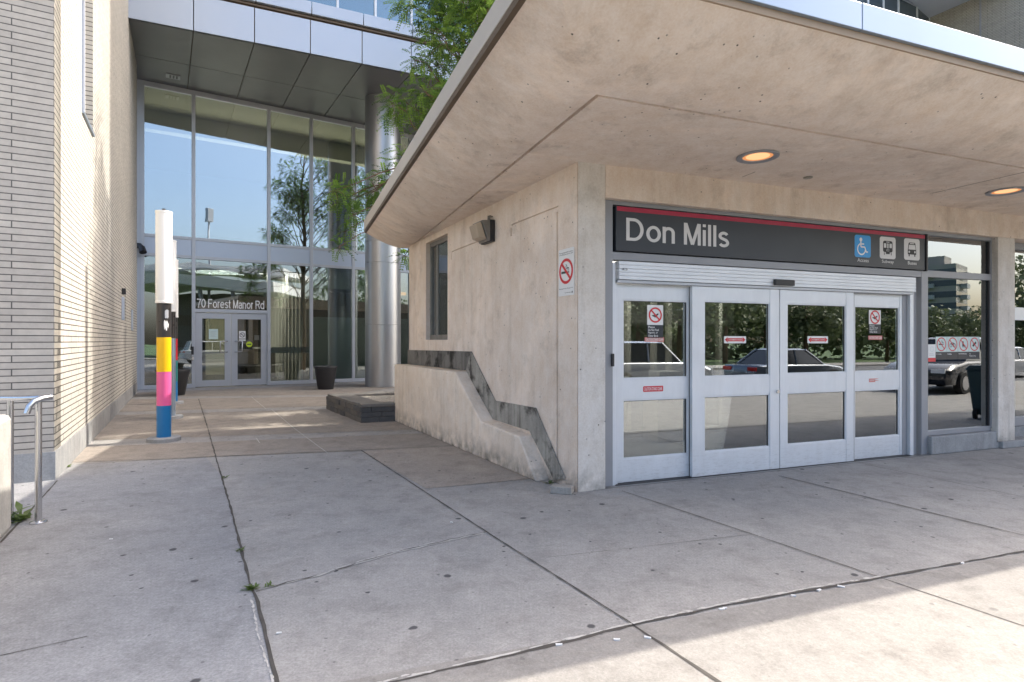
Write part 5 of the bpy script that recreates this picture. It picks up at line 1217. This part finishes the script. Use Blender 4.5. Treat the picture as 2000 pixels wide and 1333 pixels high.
# ================================================================== TREES
def frond(mb, p, d, ln, mat, n=7):
    d = d.normalized(); s = d.cross(Vector((0, 0, 1)))
    s = s.normalized() if s.length > .01 else Vector((1, 0, 0)); u = s.cross(d)
    for i in range(n):
        t = (i + .6) / n; c = p + d * ln * t + Vector((0, 0, -.25 * ln * t * t)); ll_ = ln * .24 * (1 - .45 * abs(t - .45)); w_ = ln * .085
        for sg in (-1, 1):
            q = (s * sg * .9 + d * .45 + u * random.uniform(-.15, .15)).normalized()
            mb.add([c, c + q * ll_ * .5 + d * w_, c + q * ll_, c + q * ll_ * .5 - d * w_], [[0, 1, 2, 3]], mat)
def locust():
    base = Vector((-.7, 13.7, 0)); t = thing('locust_tree', 'feathery green honey locust tree behind the station roof edge', 'tree', tuple(base))
    random.seed(21); tr = MB(); cr = MB()
    trunk = [base, base + Vector((.05, 0, 1.8)), base + Vector((-.05, .05, 3.6)), base + Vector((.1, -.05, 5.6)), base + Vector((0, .1, 7.6)), base + Vector((-.1, 0, 10.0)), base + Vector((.1, .1, 12.5))]
    tr.tube(trunk, [.16, .14, .125, .105, .08, .05, .02], M['bark'], 12)
    cl = [(960, 12, 48), (905, 30, 52), (852, 22, 45), (800, 8, 32), (872, 80, 44), (922, 72, 44), (845, 66, 30), (900, 122, 34), (852, 130, 28), (812, 118, 16),
          (832, 182, 32), (800, 206, 40), (845, 222, 36), (872, 180, 24), (775, 228, 22), (838, 252, 14), (765, 202, 16), (795, 312, 28), (762, 345, 30), (735, 372, 28),
          (700, 385, 34), (672, 392, 26), (655, 372, 18), (690, 420, 20), (675, 452, 13), (664, 482, 11), (790, 500, 14), (985, -30, 50), (930, -40, 60), (860, -45, 50)]
    clumps = [(at(u, v, 13.6 + random.uniform(-.6, .6)), r / FPX * 13.6, 1.0) for u, v, r in cl]
    for k in range(40):
        a = random.uniform(0, 6.28); rr = random.uniform(.1, 2.0); z = random.uniform(4.6, 12.5)
        x = random.uniform(-.6, 2.6); p = Vector((x, 14.0 + .507 * x + random.uniform(-.95, .75), z))
        clumps.append((p, random.uniform(.5, .8), .7))
    for p, r, dens in clumps:
        zt0 = max(2.4, p.z - 1.2 - .5 * (p - base).xy.length); k = 0
        z0 = min(zt0 if p.z > 5.6 else p.z + .7, 12); f = z0 / 12.5; s = base + Vector((0, 0, z0)); mid_ = s.lerp(p, .5) + Vector((random.uniform(-.1, .1), 0, .35))
        far_ = (p - s).xy.length; B_ = []
        for q_ in range(8):
            t_ = q_ / 7; B_.append(s.lerp(p, t_) + Vector((random.gauss(0, .05), random.gauss(0, .05), .32 * math.sin(math.pi * t_) + random.gauss(0, .045))) * (1 if 0 < q_ < 7 else 0))
        tr.tube(B_ + [p + (p - mid_).normalized() * r * .5], [.026 * (1 - .09 * q_) for q_ in range(8)] + [.005], M['bark'], 6)
        nb = int(88 * dens * (r / .45) ** 1.7) + 10
        for j in range(nb):
            o = Vector((random.gauss(0, .5), random.gauss(0, .5), random.gauss(0, .42))) * r
            if o.length > 1.25 * r: o *= .7
            out = (o.normalized() if o.length > .001 else Vector((1, 0, 0))) * .6 + Vector((random.uniform(-.7, .7), random.uniform(-.7, .7), random.uniform(-.6, .25)))
            frond(cr, p + o, out, random.uniform(.20, .34), M['leaf1'] if random.random() < .55 else M['leaf2'], 6)
        for j in range(4):
            o = Vector((random.gauss(0, 1), random.gauss(0, 1), random.gauss(0, .8))).normalized() * r; tr.tube([p, p + o * .6, p + o * 1.1 + Vector((0, 0, -.05))], [.009, .006, .003], M['bark'], 5)
    tr.build('trunk', t, smooth=True); cr.build('crown', t, recalc=False)
locust()
def street_tree(p, lab, seed, hgt=8.0):
    random.seed(seed); t = thing('street_tree', lab, 'tree', tuple(p), 'leafy trees across the road'); p = Vector(p)
    m = MB(); m.tube([p, p + Vector((.1, 0, hgt * .35)), p + Vector((0, .1, hgt * .7))], [.2, .15, .06], M['bark'], 10); m.build('trunk', t, smooth=True)
    m = MB(); cs = [(Vector((random.gauss(0, 1.3), random.gauss(0, 1.3), hgt * random.uniform(.28, .88))), random.uniform(.8, 1.5)) for k in range(18)]
    for c, r in cs:
        for j in range(130):
            o = Vector((random.gauss(0, 1), random.gauss(0, 1), random.gauss(0, 1))).normalized() * r * random.uniform(.5, 1.05); q = p + c + o; s = random.uniform(.10, .22)
            a = Vector((random.gauss(0, 1), random.gauss(0, 1), random.gauss(0, 1))).normalized(); b = a.cross(o).normalized() if a.cross(o).length > .01 else Vector((0, 0, 1))
            m.add([q + a * s, q + b * s, q - a * s, q - b * s], [[0, 1, 2, 3]], M['leaf3'])
    m.build('crown', t, recalc=False); return t
def mir(u, v, Yv, z=None): q = KF.mirror(at(u, v, Yv)); 
def mirg(u, Yv, z=-.15):
    q = KF.mirror(at(u, 666, Yv)); return Vector((q.x, q.y, z))
TB = [street_tree(mirg(1250, 46), 'leafy tree across the road, first of the row from the left', 31), street_tree(mirg(1420, 44), 'leafy tree across the road with a taller crown', 32, 9.5)]
k = 0
for u, Yv in ((1330, 50), (1500, 48), (1580, 45), (1660, 50), (1740, 47), (1820, 44), (1890, 48), (1960, 50), (2040, 46), (2120, 50), (1150, 48), (1080, 52)):
    k += 1
    ord_ = ('third', 'fourth', 'fifth', 'sixth', 'seventh', 'eighth', 'ninth', 'tenth', 'eleventh', 'twelfth', 'thirteenth', 'fourteenth')[k - 1]
    c = copy_tree(TB[k % 2], mirg(u, Yv), 'leafy tree of the row across the road, %s one planted' % ord_); c.rotation_euler.z = k * 1.3; s_ = (.72 + .1 * ((k * 7) % 4)) * (.62 if 1720 < u < 2000 else 1); c.scale = (s_ * 1.15, s_ * 1.15, s_)

random.seed(77); m = MB()
for k in range(4200):
    u = random.uniform(950, 2250); Yv = random.uniform(53, 60); p = mirg(u, Yv); hh = 5.6 + 1.8 * math.sin(u * .013) + 1.2 * math.sin(u * .041)
    hh *= .68 if 1760 < u < 2050 else 1; z = hh * random.random() ** .8; q = Vector((p.x, p.y, z)); sz = random.uniform(.35, .8)
    a = Vector((random.gauss(0, 1), random.gauss(0, 1), random.gauss(0, 1))).normalized(); b = Vector((random.gauss(0, 1), random.gauss(0, 1), random.gauss(0, 1))).normalized()
    for j in range(3):
        o = Vector((random.gauss(0, .4), random.gauss(0, .4), random.gauss(0, .4))); m.add([q + o + a * sz * .6, q + o + b * sz * .5, q + o - a * sz * .6, q + o - b * sz * .5], [[0, 1, 2, 3]], M['leaf3'])
wd = m.build('far_wood', recalc=False); wd['kind'] = 'stuff'; wd['label'] = 'dense dark green wood beyond the trees across the road'; wd['category'] = 'wood'
# ================================================================== CARS, BIN, FAR TOWER, LAMP (seen in the glass)
def car(p, ang, paint, lab, suv=False):
    p = Vector(p); t = thing('parked_car', lab, 'car', tuple(p), 'cars on the road in front of the station')
    ca, sa = math.cos(ang), math.sin(ang)
    def T(x, y, z): return p + Vector((x * ca - y * sa, x * sa + y * ca, z))
    h = 1.72 if suv else 1.45; b = .98 if suv else .86; L_ = 2.3
    prof = [(-L_, .35), (-L_ - .03, .62), (-L_ + .05, b - .02), (-1.9, b), (-1.2, b + .02), (1.1, b), (1.9, b - .10), (L_, b - .26), (L_ + .02, .45), (L_ - .1, .28), (-L_ + .15, .28)]
    m = MB(); n = len(prof)
    secs = [(-.90, .93), (-.80, 1.0), (.80, 1.0), (.90, .93)]; vs = []; fs = []
    for y, k in secs: vs += [T(x * (k if abs(x) > 1.5 else 1), y, .28 + (z - .28) * (1 if k == 1 else .94)) for x, z in prof]
    for i in range(3):
        for j in range(n): j2 = (j + 1) % n; fs.append([i * n + j, i * n + j2, (i + 1) * n + j2, (i + 1) * n + j])
    fs += [list(range(n))[::-1], list(range(3 * n, 4 * n))]; m.add(vs, fs, paint); m.build('body', t, bevel=.03, smooth=True, auto=40)
    c0, c1 = (-2.0, 1.0) if suv else (-1.65, 1.0); r0, r1 = (-1.75, .3) if suv else (-.85, .25)
    m = MB(); m.hexa([T(c0, -.80, b), T(c1, -.80, b), T(c1, .80, b), T(c0, .80, b)], [T(r0, -.62, h - .05), T(r1, -.62, h - .05), T(r1, .62, h - .05), T(r0, .62, h - .05)], M['cglass']); m.build('windows', t, bevel=.02)
    m = MB(); m.hexa([T(r0 - .03, -.65, h - .06), T(r1 + .04, -.65, h - .06), T(r1 + .04, .65, h - .06), T(r0 - .03, .65, h - .06)], [T(r0 + .15, -.5, h), T(r1 - .15, -.5, h), T(r1 - .15, .5, h), T(r0 + .15, .5, h)], paint)
    for y in (-1, 1):
        m.tube([T(c1, .79 * y, b), T(r1, .64 * y, h - .05)], .035, paint, 6); m.tube([T(c0, .79 * y, b), T(r0, .64 * y, h - .05)], .05, paint, 6); m.tube([T(-.35, .80 * y, b), T(-.30, .63 * y, h - .05)], .03, paint, 6)
    m.build('roof', t)
    for x in (-1.4, 1.42):
        for y in (-.86, .86):
            m = MB(); m.tube([T(x, y - .1, .33), T(x, y + .1, .33)], .335, M['tyre'], 24); wh = m.build('wheel', t, bevel=.02); m = MB(); yo = y + (.105 if y > 0 else -.105); m.tube([T(x, yo - .01, .33), T(x, yo + .01, .33)], .21, M['rim'], 20); m.build('rim', wh)
    for y in (-.62, .62):
        m = MB(); m.prism([T(L_ - .06, y - .18, b - .34), T(L_ + .035, y - .18, b - .34), T(L_ + .035, y + .18, b - .34), T(L_ - .06, y + .18, b - .34)], (0, 0, .12), M['headl']); m.build('headlight', t)
        m = MB(); m.prism([T(-L_ - .045, y - .2, b - .22), T(-L_ + .02, y - .2, b - .22), T(-L_ + .02, y + .2, b - .22), T(-L_ - .045, y + .2, b - .22)], (0, 0, .14), M['tail']); m.build('taillight', t)
    return t
ra = math.atan2(fdir.y, fdir.x)
def rc(a, b): q = fp(a, b); return (q.x, q.y, -.13)
_q = KF.mirror(at(1872, 666, 18.4))
car((_q.x, _q.y, -.0), ra + math.pi - .15, M['carK'], 'black sport utility car on the road right of the station', True)
car(rc(16, 8.3), ra, M['carG'], 'blue-grey saloon car on the road before the station')
car(rc(10.2, 9.2), ra, M['carR'], 'silver sport utility car on the road before the doors', True)
car(rc(30.5, 8.3), ra, M['carW'], 'white saloon car farthest along the road')
car(rc(3.5, 9.4), ra, M['carW'], 'white sport utility car on the road behind the viewer', True)
q = KF.mirror(at(1960, 666, 11.5)); q.z = 0
bn = thing('wheelie_bin', 'dark teal plastic bin standing on the kerbside walk right of the doors', 'bin', tuple(q))
m = MB(); m.hexa([q + Vector((x, y, .08)) for x, y in ((-.22, -.24), (.22, -.24), (.22, .24), (-.22, .24))], [q + Vector((x, y, 1.0)) for x, y in ((-.29, -.34), (.29, -.34), (.29, .34), (-.29, .34))], M['binm']); m.build('body', bn, bevel=.03)
m = MB(); m.hexa([q + Vector((x, y, 1.0)) for x, y in ((-.31, -.37), (.31, -.37), (.31, .37), (-.31, .37))], [q + Vector((x, y, 1.10)) for x, y in ((-.25, -.3), (.25, -.3), (.25, .3), (-.25, .3))], M['binm']); m.build('lid', bn, bevel=.02)
for y in (-.2, .2): m = MB(); m.tube([q + Vector((-.25, y - .03, .10)), q + Vector((-.25, y + .03, .10))], .10, M['tyre'], 16); m.build('wheel', bn)
q = KF.mirror(at(1825, 666, 150)); q.z = -.15
ap = thing('apartment_tower', 'distant balconied apartment tower beyond the trees across the road', 'building', tuple(q))
m = MB(); m.box((q.x - 6, q.y - 6, -.15), (q.x + 6, q.y + 6, 21), M['aptw']); m.box((q.x - 3, q.y - 3, 21), (q.x + 4, q.y + 3, 23.5), M['aptw']); m.build('wall', ap)
m = MB()
for k in range(7):
    z = 1.2 + 2.85 * k
    m.box((q.x - 6.05, q.y - 6.05, z), (q.x + 6.05, q.y + 6.05, z + 1.5), M['aptg'])
m.build('window_band', ap)
m = MB()
for k in range(7):
    z = .8 + 2.85 * k
    for dx, dy in ((-3, 0), (3, 0), (0, -3), (0, 3)):
        m.box((q.x + (dx * 2 - 1.4 if dx else -1.6), q.y + (dy * 2 - 1.4 if dy else -1.6), z), (q.x + (dx * 2 + 1.4 if dx else 1.6), q.y + (dy * 2 + 1.4 if dy else 1.6), z + 1.1), M['towerw'])
m.build('balcony', ap)
YC = 62
cA = LF.mirror(at(225, 666, YC)); cB = LF.mirror(at(535, 666, YC)); cdir = (cB - cA); cdir.z = 0; cl_ = cdir.length; cdir.normalize(); cn = Vector((-cdir.y, cdir.x, 0))
if cn.dot(Vector((-12, 18, 0)) - cA) < 0: cn = -cn
bc = thing('street_canopy', 'long white curved canopy roof over a dark shelter across the street', 'shelter', (cA.x, cA.y, -.15))
def cq(a, b, z): return Vector((cA.x, cA.y, 0)) + cdir * a + cn * b + Vector((0, 0, z))
for z_, amp, b_, th in ((7.4, .5, 0, 1.1), (9.6, .35, -3, .6)):
    m = MB(); nseg = 14
    for i in range(nseg):
        a0_, a1_ = cl_ * i / nseg, cl_ * (i + 1) / nseg; za, zb2 = z_ + amp * math.sin(i / nseg * 5.0), z_ + amp * math.sin((i + 1) / nseg * 5.0)
        m.hexa([cq(a0_, b_, za), cq(a1_, b_, zb2), cq(a1_, b_ - 9, zb2), cq(a0_, b_ - 9, za)], [cq(a0_, b_ + .5, za + th), cq(a1_, b_ + .5, zb2 + th), cq(a1_, b_ - 9, zb2 + th), cq(a0_, b_ - 9, za + th)], M['white'])
    m.build('roof', bc)
m = MB(); m.prism([cq(0, -8.5, -.15), cq(cl_, -8.5, -.15), cq(cl_, -8.8, -.15), cq(0, -8.8, -.15)], (0, 0, 7.6), M['iwall']); m.prism([cq(0, -8.4, 3.6), cq(cl_, -8.4, 3.6), cq(cl_, -8.48, 3.6), cq(0, -8.48, 3.6)], (0, 0, 1.2), M['gap'])
m.build('back_wall', bc)
for k in range(5): m = MB(); m.tube([cq(cl_ * (k + .5) / 5, -1.5, -.15), cq(cl_ * (k + .5) / 5, -1.5, 7.4)], .22, M['frame'], 12); m.build('post', bc)
q = LF.mirror(at(409, 450, 70)); q.z = -.13
sl_ = thing('street_lamp', 'tall grey street lamp with square head across the plaza', 'street lamp', tuple(q))
m = MB(); m.tube([q, q + Vector((0, 0, 17.2))], [.14, .10], M['frame'], 12); m.build('post', sl_, smooth=True)
m = MB(); m.box((q.x - .4, q.y - .25, 16.2), (q.x + .4, q.y + .25, 18.0), M['frame']); m.build('lamp_head', sl_, bevel=.02)

for o in bpy.data.objects:
    if '_o' in o: del o['_o']
